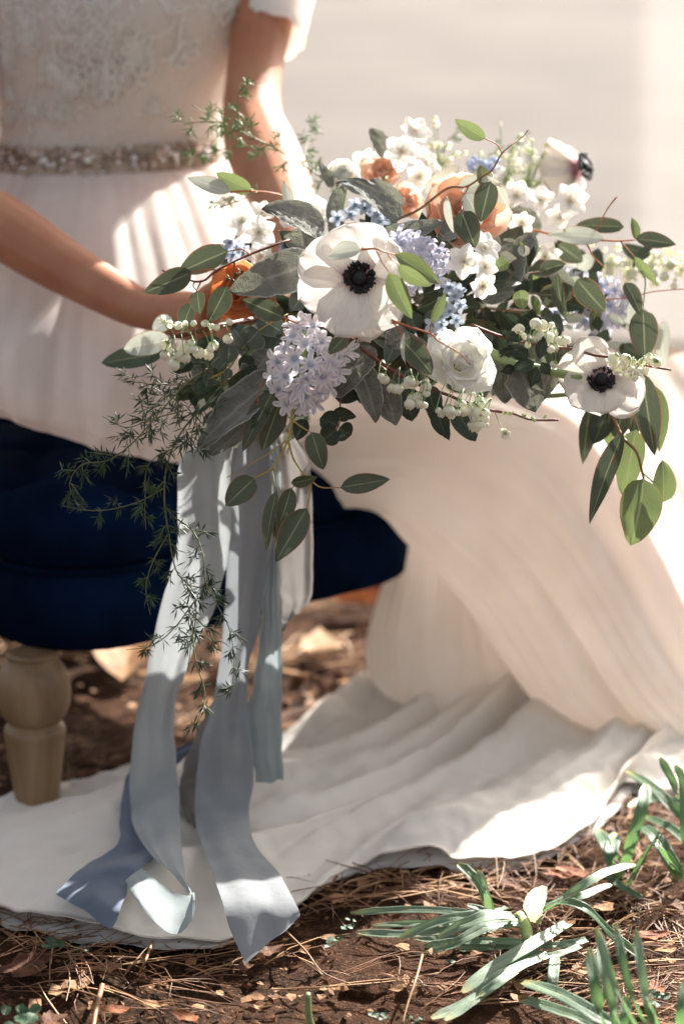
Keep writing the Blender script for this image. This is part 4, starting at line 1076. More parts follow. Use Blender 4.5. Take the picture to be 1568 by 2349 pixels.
s_ = sprig((950,770,2.54), 'orange-stemmed sprig with a round dark leaf left of the white ranunculus')
stem(s_, [(897,734,2.53),(935,748,2.52),(988,766,2.51),(1002,780,2.51),(1040,802,2.505),(1060,815,2.50),(1078,836,2.50)], .0014, n=30, taper=.4); stem(s_, [(900,738,2.53),(915,758,2.53),(923,780,2.54)], .001); stem(s_, [(988,766,2.51),(986,750,2.51),(990,738,2.51)], .0009)
leaf(s_, (923,780), (990,859), 58, 'euc', -.15, d=2.54, kind='euc_wide'); leaf(s_, (927,762), (930,836), 12, 'euc_pale', .9, d=2.53); leaf(s_, (989,740), (1021,670), 24, 'euc_green', .5, d=2.51, ruffle=.15)
s_ = sprig((1100,420,2.68), 'tall eucalyptus twig rising over the peach ranunculus')
stem(s_, [(905,505,2.70),(960,480,2.69),(1025,432,2.68),(1068,428,2.66),(1100,408,2.66),(1127,390,2.66),(1150,352,2.66),(1175,330,2.67),(1195,316,2.68),(1211,297,2.68)], .0017, 'stem_brown', n=60, taper=.35)
stem(s_, [(1150,352,2.66),(1140,332,2.66),(1112,318,2.66)], .0009); stem(s_, [(1125,394,2.66),(1130,405,2.65),(1124,416,2.64)], .0009); stem(s_, [(1068,428,2.66),(1060,440,2.65),(1066,445,2.65)], .0009); stem(s_, [(1075,425,2.66),(1062,455,2.65),(1058,484,2.63)], .0009); stem(s_, [(985,465,2.69),(985,490,2.69),(975,505,2.7)], .0012)
leaf(s_, (1112,318), (1042,273), 38, 'euc_green', -.3, d=2.66, kind='euc'); leaf(s_, (1124,416), (1101,508), 54, 'euc', .2, d=2.64, kind='euc_wide', nv=13); leaf(s_, (1066,444), (1103,515), 48, 'euc_pale', -.3, d=2.65, kind='euc_wide')
leaf(s_, (1058,484), (1089,568), 60, 'euc', .1, d=2.625, kind='euc_wide'); leaf(s_, (1025,448), (1039,534), 18, 'euc_pale', .9, d=2.66); leaf(s_, (974,442), (1052,380), 46, 'euc_pale', .3, d=2.80, kind='euc_wide')
leaf(s_, (1108,425), (1100,378), 34, 'euc_green', .5, d=2.72, kind='euc_wide'); leaf(s_, (1048,430), (1148,420), 44, 'euc_pale', -.3, d=2.72, kind='euc_wide'); leaf(s_, (1140,430), (1160,468), 34, 'euc_pale', .3, d=2.72, kind='euc_wide')
s_ = sprig((1400,550,2.78), 'eucalyptus spray reaching out to the right above the blurred blossoms')
stem(s_, [(1160,515,2.82),(1227,528,2.80),(1300,545,2.78),(1383,551,2.77),(1421,552,2.77),(1456,550,2.77)], .0016, n=30); stem(s_, [(1421,552,2.77),(1437,570,2.77),(1454,589,2.77)], .001); stem(s_, [(1413,451,2.76),(1390,482,2.76),(1364,535,2.77)], .001); stem(s_, [(1345,560,2.78),(1362,590,2.8),(1385,612,2.82)], .0012)
leaf(s_, (1384,546), (1256,538), 46, 'euc_pale', .3, d=2.75, kind='euc'); leaf(s_, (1430,520), (1320,516), 38, 'euc', .4, d=2.79, kind='euc_wide'); leaf(s_, (1456,549), (1446,498), 24, 'euc_green', .6, d=2.77); leaf(s_, (1456,547), (1549,561), 42, 'euc', -.4, d=2.77, kind='euc'); leaf(s_, (1454,589), (1508,652), 24, 'euc_green', .3, d=2.77)
leaf(s_, (1280,560), (1335,600), 46, 'euc', .3, d=2.84, kind='euc_wide')
s_ = sprig((1400,700,2.76), 'hanging eucalyptus leaves over the blurred blue hyacinth')
stem(s_, [(1240,690,2.8),(1330,684,2.78),(1395,686,2.76),(1450,680,2.76),(1500,668,2.77),(1600,660,2.78)], .0012, n=30); stem(s_, [(1460,600,2.78),(1478,640,2.76),(1476,680,2.75),(1474,712,2.74)], .0012, 'stem_green')
leaf(s_, (1474,710), (1478,822), 66, 'euc', .2, d=2.74, kind='euc_wide'); leaf(s_, (1432,648), (1466,722), 38, 'euc', -.3, d=2.76, kind='euc_wide'); leaf(s_, (1322,640), (1387,714), 58, 'euc', .3, d=2.74, kind='euc_wide'); leaf(s_, (1277,625), (1300,735), 28, 'euc', .7, d=2.75)
leaf(s_, (1520,735), (1524,842), 34, 'euc_pale', .6, d=2.86, kind='euc_wide'); leaf(s_, (1448,640), (1440,760), 40, 'euc_pale', .4, d=2.84)
leaf(s_, (1198,585), (1188,548), 16, 'euc_green', .5, d=2.70); leaf(s_, (1200,588), (1196,562), 30, 'euc_pale', .6, d=2.70, kind='round'); leaf(s_, (1165,600), (1130,618), 34, 'euc_green', .2, d=2.69, kind='round'); leaf(s_, (1192,665), (1200,710), 36, 'euc_green', .3, d=2.68, kind='euc_wide')
s_ = sprig((1440,1000,2.74), 'heavy eucalyptus branch hanging down under the smaller anemone')
stem(s_, [(1385,920,2.76),(1401,946,2.72),(1425,1000,2.71),(1458,1036,2.70),(1471,1080,2.70),(1475,1098,2.70)], .0024, 'stem_brown', n=30); stem(s_, [(1470,1082,2.70),(1500,1110,2.72),(1518,1150,2.73)], .0012, 'stem_green'); stem(s_, [(1425,1000,2.71),(1415,1030,2.70),(1402,1062,2.69)], .0012, 'stem_orange')
leaf(s_, (1475,1098), (1445,1251), 98, 'euc_green', -.15, d=2.70, kind='euc_wide', nv=15, nu=9); leaf(s_, (1519,1152), (1517,1054), 58, 'euc_green', .2, d=2.735, kind='euc_wide'); leaf(s_, (1428,990), (1351,1203), 50, 'euc', .45, d=2.70, kind='euc', nv=15)
leaf(s_, (1458,985), (1429,1141), 64, 'euc_green', .2, d=2.74, kind='euc_wide'); leaf(s_, (1472,855), (1500,1045), 66, 'euc', .2, d=2.73, kind='euc', nv=15); leaf(s_, (1502,885), (1510,1038), 48, 'euc_green', -.3, d=2.75, kind='euc')
leaf(s_, (1350,935), (1335,1064), 44, 'euc', -.3, d=2.77, kind='euc'); leaf(s_, (1395,935), (1360,1018), 56, 'euc_dark', .2, d=2.76, kind='euc_wide'); leaf(s_, (1430,915), (1412,1010), 56, 'euc', .1, d=2.76, kind='euc_wide'); leaf(s_, (1400,930), (1395,1025), 44, 'euc_green', .4, d=2.79); leaf(s_, (1420,920), (1440,950), 30, 'euc_green', .4, d=2.72, kind='euc_wide'); leaf(s_, (1450,880), (1455,1010), 50, 'euc_dark', .1, d=2.78)
s_ = sprig((690,1060,2.60), 'yellow-stemmed eucalyptus spray hanging in front of the ribbons')
stem(s_, [(672,930,2.60),(668,960,2.58),(660,1008,2.57),(628,1070,2.57),(583,1097,2.57)], .0016, 'stem_yellow', n=30); stem(s_, [(660,1008,2.57),(672,1050,2.565),(690,1080,2.56)], .0014, 'stem_yellow'); stem(s_, [(628,1070,2.57),(632,1100,2.57),(635,1125,2.57)], .0012, 'stem_yellow'); stem(s_, [(670,962,2.58),(690,978,2.57),(717,994,2.56)], .0011, 'stem_yellow'); stem(s_, [(660,1008,2.57),(600,1050,2.58),(520,1095,2.59)], .0009, 'stem_yellow')
stem(s_, [(690,1080,2.56),(720,1108,2.56),(740,1118,2.56),(780,1118,2.56)], .0011, 'stem_yellow'); stem(s_, [(712,1108,2.56),(710,1135,2.56),(704,1165,2.56)], .0011, 'stem_yellow'); stem(s_, [(690,1105,2.57),(680,1110,2.57),(668,1120,2.57)], .0009, 'stem_yellow')
leaf(s_, (715,991), (742,1077), 50, 'euc', .1, d=2.56, kind='euc_wide'); leaf(s_, (667,1108), (728,1094), 30, 'euc', .5, d=2.555); leaf(s_, (780,1118), (894,1099), 48, 'euc', -.2, d=2.56, kind='euc'); leaf(s_, (584,1097), (518,1160), 62, 'euc', .2, d=2.58, kind='euc_wide')
leaf(s_, (668,1118), (638,1208), 44, 'euc', -.4, d=2.57); leaf(s_, (635,1125), (612,1262), 34, 'euc', .6, d=2.575); leaf(s_, (704,1165), (632,1289), 66, 'euc', .1, d=2.555, kind='euc', nv=13); leaf(s_, (632,1150), (640,1275), 20, 'euc', .7, d=2.58)
s_ = sprig((765,960,2.64), 'cluster of round dark leaves below the large anemone')
stem(s_, [(782,890,2.66),(780,930,2.64),(778,970,2.63),(768,990,2.63)], .0011, 'stem_brown')
leaf(s_, (775,975), (733,960), 50, 'euc_dark', .2, d=2.63, kind='round'); leaf(s_, (772,985), (738,1010), 52, 'euc_dark', -.2, d=2.625, kind='round'); leaf(s_, (778,980), (805,998), 48, 'euc_dark', .3, d=2.635, kind='round'); leaf(s_, (770,938), (817,956), 26, 'euc_dark', .5, d=2.62, kind='euc_wide'); leaf(s_, (775,965), (790,935), 40, 'euc_dark', .1, d=2.65, kind='round')
s_ = sprig((610,950,2.64), 'long dark leaves above the ribbons')
leaf(s_, (628,892), (556,1036), 54, 'euc', .45, d=2.62, ruffle=.12); leaf(s_, (645,915), (600,1035), 62, 'euc', -.2, d=2.64); leaf(s_, (700,960), (680,1010), 40, 'euc_dark', .2, d=2.66); leaf(s_, (620,840), (520,960), 56, 'euc_dark', .2, d=2.67); leaf(s_, (590,850), (505,905), 50, 'euc', -.2, d=2.665)
leaf(s_, (735,790), (782,870), 40, 'euc', .3, d=2.62); leaf(s_, (798,765), (752,812), 40, 'euc', .1, d=2.575, kind='euc')
stem(s_, [(655,730,2.6),(640,820,2.61),(600,880,2.62),(590,930,2.62)], .0009)
for u0, v0, u1, v1, w in ((930,890,945,965,60), (980,900,1030,1010,40), (1040,930,1090,1012,56), (1000,940,1022,1002,44), (800,880,780,925,70), (840,870,835,930,60), (980,885,1000,960,50)):
    leaf(s_, (u0, v0), (u1, v1), w, 'euc_dark', _r.uniform(-.3, .3), d=2.66, kind='euc_wide')

# --- felted grey leaves (dusty miller and lamb's ear)
s_ = sprig((620,640,2.58), 'grey felted leaves around the large anemone', 'felted_leaf_sprig')
kw = dict(kind='lamb', nu=13, nv=30, fold=.10)
leaf(s_, (720,600), (526,668), 98, 'lamb', -.15, d=2.60, dt=2.56, ruffle=.10, **kw)
leaf(s_, (742,528), (604,476), 78, 'lamb', .5, d=2.64, dt=2.60, ruffle=.16, curl=-.6, **kw)
leaf(s_, (735,590), (652,540), 66, 'lamb', .3, d=2.62, ruffle=.16, **kw)
s_ = sprig((860,450,2.70), 'grey felted leaves curling over the blue blossoms', 'felted_leaf_sprig')
leaf(s_, (915,505), (775,424), 56, 'lamb', .6, d=2.66, dt=2.70, ruffle=.22, curl=-1.2, notch=.05, **kw)
leaf(s_, (755,510), (785,425), 34, 'lamb', .9, d=2.71, ruffle=.2, curl=.8, **kw)
leaf(s_, (858,545), (1018,508), 42, 'lamb', .3, d=2.66, dt=2.69, ruffle=.2, **kw)
leaf(s_, (893,362), (849,293), 46, 'lamb', .3, d=2.82, ruffle=.2, **kw); leaf(s_, (760,430), (732,370), 26, 'lamb', .4, d=2.84, ruffle=.2, **kw)
leaf(s_, (770,550), (760,450), 44, 'lamb', .7, d=2.72, ruffle=.2, **kw); leaf(s_, (925,470), (850,410), 40, 'lamb', -.5, d=2.74, dt=2.76, ruffle=.2, **kw)
s_ = sprig((560,940,2.64), 'large crinkled grey leaf above the pale blue ribbon', 'felted_leaf_sprig')
leaf(s_, (640,860), (455,1024), 92, 'lamb', .35, d=2.65, dt=2.63, ruffle=.25, notch=.04, **kw); leaf(s_, (625,800), (548,912), 60, 'lamb', .5, d=2.66, ruffle=.25, notch=.04, **kw)
leaf(s_, (590,960), (480,1042), 40, 'lamb', .8, d=2.67, ruffle=.25, **kw)
s_ = sprig((840,880,2.64), 'drooping grey felted leaves in shade under the large anemone', 'felted_leaf_sprig')
leaf(s_, (850,790), (776,904), 74, 'lamb', .2, d=2.64, ruffle=.2, notch=.05, **kw); leaf(s_, (818,830), (863,968), 62, 'lamb', -.4, d=2.645, ruffle=.2, **kw); leaf(s_, (880,870), (908,976), 66, 'lamb', .3, d=2.66, ruffle=.2, notch=.05, **kw)
leaf(s_, (935,760), (889,790), 52, 'lamb', .3, d=2.61, ruffle=.3, notch=.12, **kw); leaf(s_, (890,760), (985,800), 40, 'lamb', .5, d=2.62, ruffle=.3, notch=.08, **kw)
s_ = sprig((1190,880,2.70), 'dark felted leaves behind the white ranunculus', 'felted_leaf_sprig')
for b_, t_, w, dd in (((1150,800),(1160,925),90,2.70), ((1190,840),(1228,945),86,2.68), ((1170,780),(1250,850),70,2.71), ((1130,760),(1120,880),70,2.72), ((1265,840),(1240,920),50,2.72), ((1175,560),(1155,680),70,2.74), ((1230,540),(1165,470),60,2.86), ((1140,560),(1210,640),80,2.76)):
    leaf(s_, b_, t_, w, 'lamb', _r.uniform(-.4, .4), d=dd, ruffle=.22, notch=.04, **kw)
for b_, t_, w in (((1215,820),(1160,790),34), ((1225,830),(1180,850),36), ((1230,840),(1215,890),34), ((1235,825),(1245,780),30), ((1210,800),(1185,820),30), ((1180,800),(1140,815),26), ((1240,830),(1262,860),26), ((1200,780),(1160,770),26), ((1180,840),(1150,850),24)):
    leaf(s_, b_, t_, w, 'euc_dark', _r.uniform(-.4, .4), d=2.665, kind='lance', ruffle=.35, notch=.25, nu=9, nv=12)
stem(s_, [(1060,770,2.68),(1110,800,2.67),(1170,832,2.67),(1230,845,2.68),(1330,866,2.70)], .0062, 'stem_green', k=10, n=30, taper=.8)

# --- filling greenery deeper inside
r = random.Random(21)
cx0, cy0 = 900, 690
for k in range(20):
    th = 2*math.pi*k/20 + r.uniform(-.15, .15); s_ = empty('filler_sprig', at(cx0, cy0, 2.76), BQ)
    rx, ry = (430 if math.cos(th) > 0 else 330), (200 if math.sin(th) < 0 else 200)
    ex, ey = cx0 + rx*math.cos(th) * r.uniform(.8, .95), cy0 + ry*math.sin(th) * r.uniform(.75, .95)
    de = bdep(ex, ey) + .10
    stem(s_, [(cx0*.6+700*.4, cy0*.6+820*.4, 2.80), ((cx0+ex)/2, (cy0+ey)/2, (2.72+de)/2), (ex, ey, de)], .0016, 'stem_brown', n=16)
    for i in range(14):
        t = .12 + .88*i/13; bx, by = cx0 + (ex-cx0)*t, cy0 + (ey-cy0)*t; a_ = th + r.uniform(-1.3, 1.3); L = r.uniform(45, 85)
        dd = 2.70*(1-t) + de*t + r.uniform(-.03, .04); dd = max(dd, bdep(bx, by) + .045)
        leaf(s_, (bx, by), (bx + L*math.cos(a_), by + L*math.sin(a_)), r.uniform(30, 52), r.choice(('euc_dark','euc','euc_dark','euc_round','lamb')), r.uniform(-.7, .7), d=dd, dt=dd + r.uniform(-.03, .03), kind=r.choice(('euc','euc_wide','lance')), nu=5, nv=8)
# unseen back half of the bouquet, towards her: leaves added to shade the ribbons
for k in range(9):
    s_ = empty('filler_sprig', at(900, 700, 2.95), BQ); ex, ey, ez = r.uniform(-.12, .36), r.uniform(2.80, 3.0), r.uniform(.56, .68)
    P0 = at(720, 760, 2.80); P1 = Vector((ex, ey, ez)); V, F, U = tube([P0, P0.lerp(P1, .5) + Vector((0, 0, .02)), P1], [.0016, .0014, .001], 5, True, 10); obj('stem', V, F, M['stem_brown'], s_, U)
    for i in range(13):
        c_ = Vector((r.uniform(-.14, .38), r.uniform(2.78, 3.0), r.uniform(.52, .70))); dv = Vector((r.gauss(0, 1), r.gauss(0, .6), r.gauss(0, .5))).normalized() * r.uniform(.03, .05)
        V, F, U = leafV(c_, c_ + dv, r.uniform(.024, .034), r.uniform(-.6, .6), 'euc_wide', nu=5, nv=7, nrm=Vector((r.gauss(0, .5), -1, r.gauss(0, .8)))); obj('leaf', V, F, M['euc_dark'], s_, U, origin=c_)
for k in range(6):
    s_ = empty('filler_sprig', at(560, 880, 2.68), BQ)
    for i in range(9):
        bx, by = r.uniform(440, 700), r.uniform(770, 960); a_ = r.uniform(1.2, 3.0); L = r.uniform(45, 90)
        if bx < 520 and by > 900: continue
        leaf(s_, (bx, by), (bx + L*math.cos(a_), by + L*math.sin(a_)), r.uniform(30, 50), r.choice(('euc_dark','euc_dark','euc','lamb')), r.uniform(-.6, .6), d=r.uniform(2.66, 2.72), kind=r.choice(('euc','euc_wide','round')), nu=5, nv=8)
for k in range(6):
    s_ = empty('filler_sprig', at(1280, 740, 2.80), BQ)
    for i in range(8):
        bx, by = r.uniform(1120, 1400), r.uniform(590, 880); a_ = r.uniform(-1.0, 2.2); L = r.uniform(35, 70)
        leaf(s_, (bx, by), (bx + L*math.cos(a_), by + L*math.sin(a_)), r.uniform(20, 40), r.choice(('euc_dark','euc','euc_pale','euc_green')), r.uniform(-.7, .7), d=r.uniform(2.78, 2.86), kind=r.choice(('euc','euc_wide','lance')), nu=5, nv=8)
# cut stems held in her hands
s_ = empty('stem_bundle', at(560, 900, 2.82), BQ)
for k in range(16):
    a_ = k * 2.4; o_ = (10 + 5 * (k % 3))
    stem(s_, [(760+o_*2*math.cos(a_), 700+o_*2*math.sin(a_), 2.76), (600+o_*math.cos(a_), 760+o_*math.sin(a_), 2.80), (560+o_*math.cos(a_)*.7, 880+o_*.5*math.sin(a_), 2.80+.012*math.sin(a_)), (545+o_*math.cos(a_+1), 1000+10*math.sin(k), 2.80+.012*math.cos(a_))], .0032, 'stem_green', n=16, taper=.9)
mbk = MB(); 
for k in range(9): mbk.add(*tube([at(520, 885+k*9, 2.775), at(562, 890+k*9, 2.755), at(605, 885+k*9, 2.775), at(562, 883+k*9, 2.85), at(520, 885+k*9, 2.775)], [.004]*5, 6, False, 30))
mbk.build('ribbon_binding', M['ribbon_taupe'], BQ)

# --- asparagus fern
def fern(name, stems, mat, smat, d0, needle=15, twig=70, seed=1, label=None, droop=.5, density=1.0, nw=.0009):
    r = random.Random(seed); root = None; ms = MB(); mn = MB()
    def cluster(P, dirv, n, L):
        for _ in range(n):
            q = (dirv * r.uniform(.3, 1.1) + Vector((r.gauss(0, .7), r.gauss(0, .35), r.gauss(0, .7)))).normalized(); l = L * r.uniform(.55, 1.25)
            side = q.cross(Vector((r.gauss(0, 1), r.gauss(0, 1), r.gauss(0, 1)))).normalized() * nw; nn = q.cross(side).normalized() * nw * .6
            m = P + q * l * .5 + Vector((0, 0, -l * .06)); e = P + q * l + Vector((0, 0, -l * .15))
            mn.add([P, m + side, m + nn, m - side, m - nn, e], [(0,1,2),(0,2,3),(0,3,4),(0,4,1),(5,2,1),(5,3,2),(5,4,3),(5,1,4)])
    for pts, rs, tw in stems:
        P = [at(p[0], p[1], p[2] if len(p) > 2 else d0) for p in pts]; Q = cr(P, 40); Q = [Vector(x) for x in Q]
        ms.add(*tube(Q, [rs * (1 - .6 * i / 39) for i in range(40)], 5))
        L = sum((Q[i+1]-Q[i]).length for i in range(39)); nt = max(3, int(L / .015 * density)); sgn = 1
        for k in range(nt):
            t = .06 + .94 * k / nt; i = int(t * 38); A = Q[i]; dv = (Q[i+1] - Q[i]).normalized(); sd = dv.cross(BK).normalized() * sgn; sgn = -sgn
            tl = sz(tw, d0) * r.uniform(.45, 1.1) * (1.1 - .6 * t)
            dirv = (dv * r.uniform(.5, 1.0) + sd * r.uniform(.6, 1.1) + BK * r.uniform(-.5, .5)).normalized(); pp = [A]; cur = A.copy(); nseg = 6
            for s2 in range(nseg):
                dirv = (dirv + Vector((r.uniform(-.15, .15), r.uniform(-.15, .15), -.10 * droop))).normalized(); cur = cur + dirv * tl / nseg; pp.append(cur)
                cluster(cur, dirv, r.choice((2, 3, 3, 4)), sz(needle, d0))
            ms.add(*tube(pp, [rs * .45] * len(pp), 4, False))
            cluster(A, dv, 2, sz(needle, d0))
    root = ms.build(name, M[smat], BQ, label=label)
    mn.build('needles', M[mat], root, smooth=False, kind='stuff')
fern('asparagus_fern', [([(520,830,2.64),(445,865,2.62),(380,930,2.61),(310,1010,2.62),(250,1055,2.62),(190,1065,2.64),(160,1110,2.66),(182,1165,2.66)], .0011, 62),
      ([(520,850,2.66),(440,880,2.66),(350,880,2.66),(268,870,2.66)], .0009, 55), ([(430,940,2.66),(350,960,2.65),(290,980,2.64),(235,955,2.64)], .0009, 45),
      ([(470,900,2.66),(400,900,2.68),(340,935,2.68),(300,900,2.68)], .0009, 50), ([(520,870,2.63),(470,930,2.62),(440,1000,2.61),(470,1060,2.6)], .0009, 50)], 'fern', 'fern_stem', 2.62, 31, 84, 4, 'dark green asparagus fern trailing over the blue stool', density=.85)
fern('asparagus_fern', [([(480,920,2.66),(420,985,2.66),(385,1060,2.66),(377,1140,2.66),(388,1230,2.66),(405,1310,2.66),(440,1350,2.66),(450,1400,2.66),(440,1470,2.66),(430,1540,2.66)], .0012, 45),
      ([(375,1120,2.66),(320,1150,2.66),(255,1168,2.67),(200,1170,2.68),(145,1160,2.69)], .0008, 30), ([(440,1010,2.64),(345,1060,2.65),(333,1150,2.64),(335,1215,2.64)], .0007, 26), ([(385,1225,2.66),(350,1290,2.66),(335,1350,2.66),(345,1410,2.66)], .0008, 30),
      ([(390,1180,2.66),(440,1215,2.64),(465,1270,2.63),(470,1330,2.63),(500,1390,2.63),(525,1440,2.63),(535,1500,2.63),(530,1580,2.63),(490,1600,2.63)], .0009, 35), ([(445,1380,2.65),(400,1440,2.65),(350,1480,2.65),(290,1490,2.66)], .0009, 36),
      ([(440,1440,2.65),(450,1520,2.64),(470,1590,2.64),(455,1650,2.64),(445,1700,2.64)], .0009, 32), ([(430,1400,2.65),(480,1450,2.64),(500,1500,2.64)], .0009, 40), ([(420,1340,2.65),(480,1350,2.64),(505,1350,2.64)], .0008, 30)], 'fern', 'fern_stem', 2.65, 27, 70, 6, 'long asparagus fern strand hanging in front of the ribbons', density=.7)
fern('asparagus_fern', [([(790,440,2.86),(720,395,2.86),(640,345,2.84),(560,305,2.82),(505,278,2.82),(440,240,2.82)], .0012, 62), ([(560,305,2.82),(500,280,2.82),(430,280,2.83),(365,265,2.84)], .0009, 30), ([(560,300,2.82),(545,250,2.82),(555,200,2.82),(600,190,2.82)], .0008, 26),
      ([(640,345,2.84),(560,335,2.86),(480,350,2.88),(400,375,2.9)], .0009, 40), ([(720,395,2.86),(700,350,2.9),(715,300,2.94),(730,275,2.95)], .0008, 36), ([(600,440,2.84),(520,455,2.84),(490,480,2.84)], .0008, 30)], 'fern_light', 'fern_stem', 2.84, 24, 66, 8, 'pale asparagus fern rising in front of her arm and waist', droop=.1, density=.8)
fern('asparagus_fern', [([(560,620,2.62),(545,640,2.62),(520,650,2.62)], .0007, 26)], 'fern', 'fern_stem', 2.62, 13, 26, 9)
fern('asparagus_fern', [([(640,880,2.60),(600,950,2.6),(590,990,2.6)], .0006, 22)], 'fern', 'fern_stem', 2.62, 13, 26, 19)
fern('asparagus_fern', [([(1080,400,2.98),(1130,350,3.0),(1180,330,3.02),(1230,340,3.02)], .0008, 50), ([(1000,380,3.0),(1030,320,3.02),(1060,300,3.02)], .0008, 40)], 'fern_light', 'fern_stem', 2.98, 15, 45, 10, droop=0)
# ------------------------------------------------------------------ daffodil leaves on the ground
def strap(parent, pts, w, mat='daff', lift=.012, roll=0.0, seed=0, name='leaf', w0=.8):
    """pts: (u, v[, height]) along the leaf from base to tip"""
    P = [ground(p[0], p[1], (p[2] if len(p) > 2 else lift) ) for p in pts]; n = 26; Q = [Vector(x) for x in cr(P, n)]; V = []; U = []; nu = 7
    for j in range(n):
        t = (Q[min(j+1, n-1)] - Q[max(j-1, 0)]).normalized(); vw = (CAM - Q[j]).normalized(); nn = (vw * .6 + Vector((0, 0, 1))).normalized(); x = t.cross(nn).normalized(); x = Quaternion(t, roll) @ x; z = x.cross(t)
        f = j / (n - 1); ww = sz(w * 1.25, (Q[j] - CAM).length) / 2 * min(1, w0 + f) * min(1, (1.02 - f) * 7) ** .55
        for i in range(nu):
            s = 2 * i / (nu - 1) - 1; V.append(Q[j] + x * s * ww + z * (.22 * ww * s * s + .10 * ww * math.cos(s * 9)) + z * .0015 * noise.noise(Vector((f * 6, s, seed)))); U.append((i / (nu - 1), f))
    return obj(name, V, grid_faces(nu, n), M[mat], parent, U, origin=P[0])
def clump(loc, label, group=None): return empty('daffodil', ground(*loc), label=label, cat='daffodil plant', group=group)
c = clump((1195, 2120), 'flattened daffodil plant with leaves fanned out to the left and a papery cream sheath')
for pts, w in (([(1150,2105,.02),(1060,2092,.03),(940,2086,.025),(803,2094,.012)], 17), ([(1160,2110,.02),(1080,2118,.02),(960,2118,.02),(850,2124,.01)], 15), ([(1150,2115,.02),(1000,2136,.015),(900,2142,.012),(819,2137,.01)], 18),
               ([(1175,2100,.03),(1100,2098,.04),(1010,2112,.035),(913,2154,.015)], 22), ([(1185,2108,.035),(1130,2098,.055),(1060,2122,.05),(1003,2150,.03)], 27), ([(1190,2118,.03),(1110,2128,.035),(1040,2165,.025),(975,2184,.012)], 22), ([(1195,2160,.02),(1110,2158,.02),(1040,2160,.015),(968,2170,.01)], 17), ([(1200,2165,.015),(1120,2172,.015),(1050,2176,.012)], 18), ([(1160,2125,.01),(1050,2150,.01),(950,2155,.01)],13)):
    strap(c, pts, w, seed=w)
strap(c, [(1228,2118,.01),(1222,2090,.04),(1228,2065,.07),(1236,2034,.095)], 40, 'sheath', seed=3, name='sheath', w0=.5); strap(c, [(1190,2100,.01),(1205,2130,.02),(1215,2160,.01)], 16, 'sheath', seed=4, name='sheath')
stem_v = tube([ground(1190,2100,.02), ground(1205,2130,.018), ground(1208,2160,.014)], [.006,.007,.005], 8, True, 10); obj('stalk', *stem_v[:2], M['stem_green'], c, stem_v[2])
c = clump((1295, 2122), 'daffodil plant with long pale leaves lying towards the lower left')
for pts, w in (([(1300,2118,.02),(1220,2165,.035),(1130,2220,.03),(1060,2276,.02)], 26), ([(1290,2128,.02),(1200,2185,.03),(1120,2235,.025),(1070,2272,.02)], 20), ([(1250,2190,.02),(1150,2235,.03),(1070,2300,.015),(989,2336,.01)], 22), ([(1258,2188,.02),(1180,2222,.03),(1090,2290,.018),(1020,2340,.01)], 22), ([(1240,2180,.02),(1160,2240,.03),(1098,2285,.02)], 20), ([(1345,2155,.02),(1300,2165,.02),(1235,2172,.02)], 17), ([(1330,2170,.02),(1270,2190,.02),(1200,2195,.02)], 14), ([(1272,2195,.02),(1268,2235,.02),(1265,2268,.012)], 20)):
    strap(c, pts, w, seed=w + 5)
c = clump((1245, 2085), 'daffodil plant with arching green leaves reaching right of the papery sheath')
for pts, w, m_ in (([(1245,2080,.02),(1320,2040,.06),(1390,2000,.07),(1456,1982,.05)], 20, 'daff'), ([(1252,2078,.02),(1330,2055,.05),(1400,2028,.04)], 18, 'daff'), ([(1244,2093,.02),(1290,2068,.06),(1345,2085,.06),(1400,2140,.03),(1469,2196,.01)], 20, 'daff_dark'), ([(1125,2095,.02),(1110,2050,.04),(1085,2010,.06),(1050,1980,.07)], 20, 'daff_dark'), ([(1120,2095,.02),(1112,2040,.06),(1095,1995,.08)], 14, 'daff'), ([(1160,2080,.01),(1130,2090,.02),(1070,2075,.03)], 12, 'daff_dark')):
    strap(c, pts, w, m_, seed=w + 9)
c = clump((1440, 2420), 'upright daffodil leaves rising from the bottom edge at the right')
for k, (tip, base, w) in enumerate((((1367,2129,.16),(1500,2420),18), ((1351,2174,.13),(1420,2440),22), ((1409,2119,.17),(1520,2440),16), ((1457,2132,.15),(1530,2420),17), ((1401,2262,.09),(1440,2440),16), ((1434,2283,.08),(1450,2440),20), ((1372,2150,.14),(1455,2440),18), ((1575,2240,.1),(1560,2440),24), ((1470,2240,.1),(1545,2440),14))):
    b = (base[0], base[1], .0); m = ((tip[0]*.6+base[0]*.4) - 6, tip[1]*.5+base[1]*.5, tip[2]*.7)
    strap(c, [b, m, tip], w, 'daff_dark' if k % 3 else 'daff', seed=k, w0=.9)
c = clump((1420, 2380), 'two broad daffodil leaves lying flat near the bottom edge')
strap(c, [(1440,2370,.01),(1370,2330,.03),(1280,2280,.035),(1194,2250,.015)], 30, seed=40); strap(c, [(1400,2370,.01),(1330,2335,.02),(1260,2310,.02),(1183,2288,.01)], 24, seed=41); strap(c, [(1460,2390,.01),(1350,2345,.015),(1240,2300,.01)], 20, seed=42)
c = clump((1600, 1960), 'dark daffodil leaves at the right edge overlapping the train')
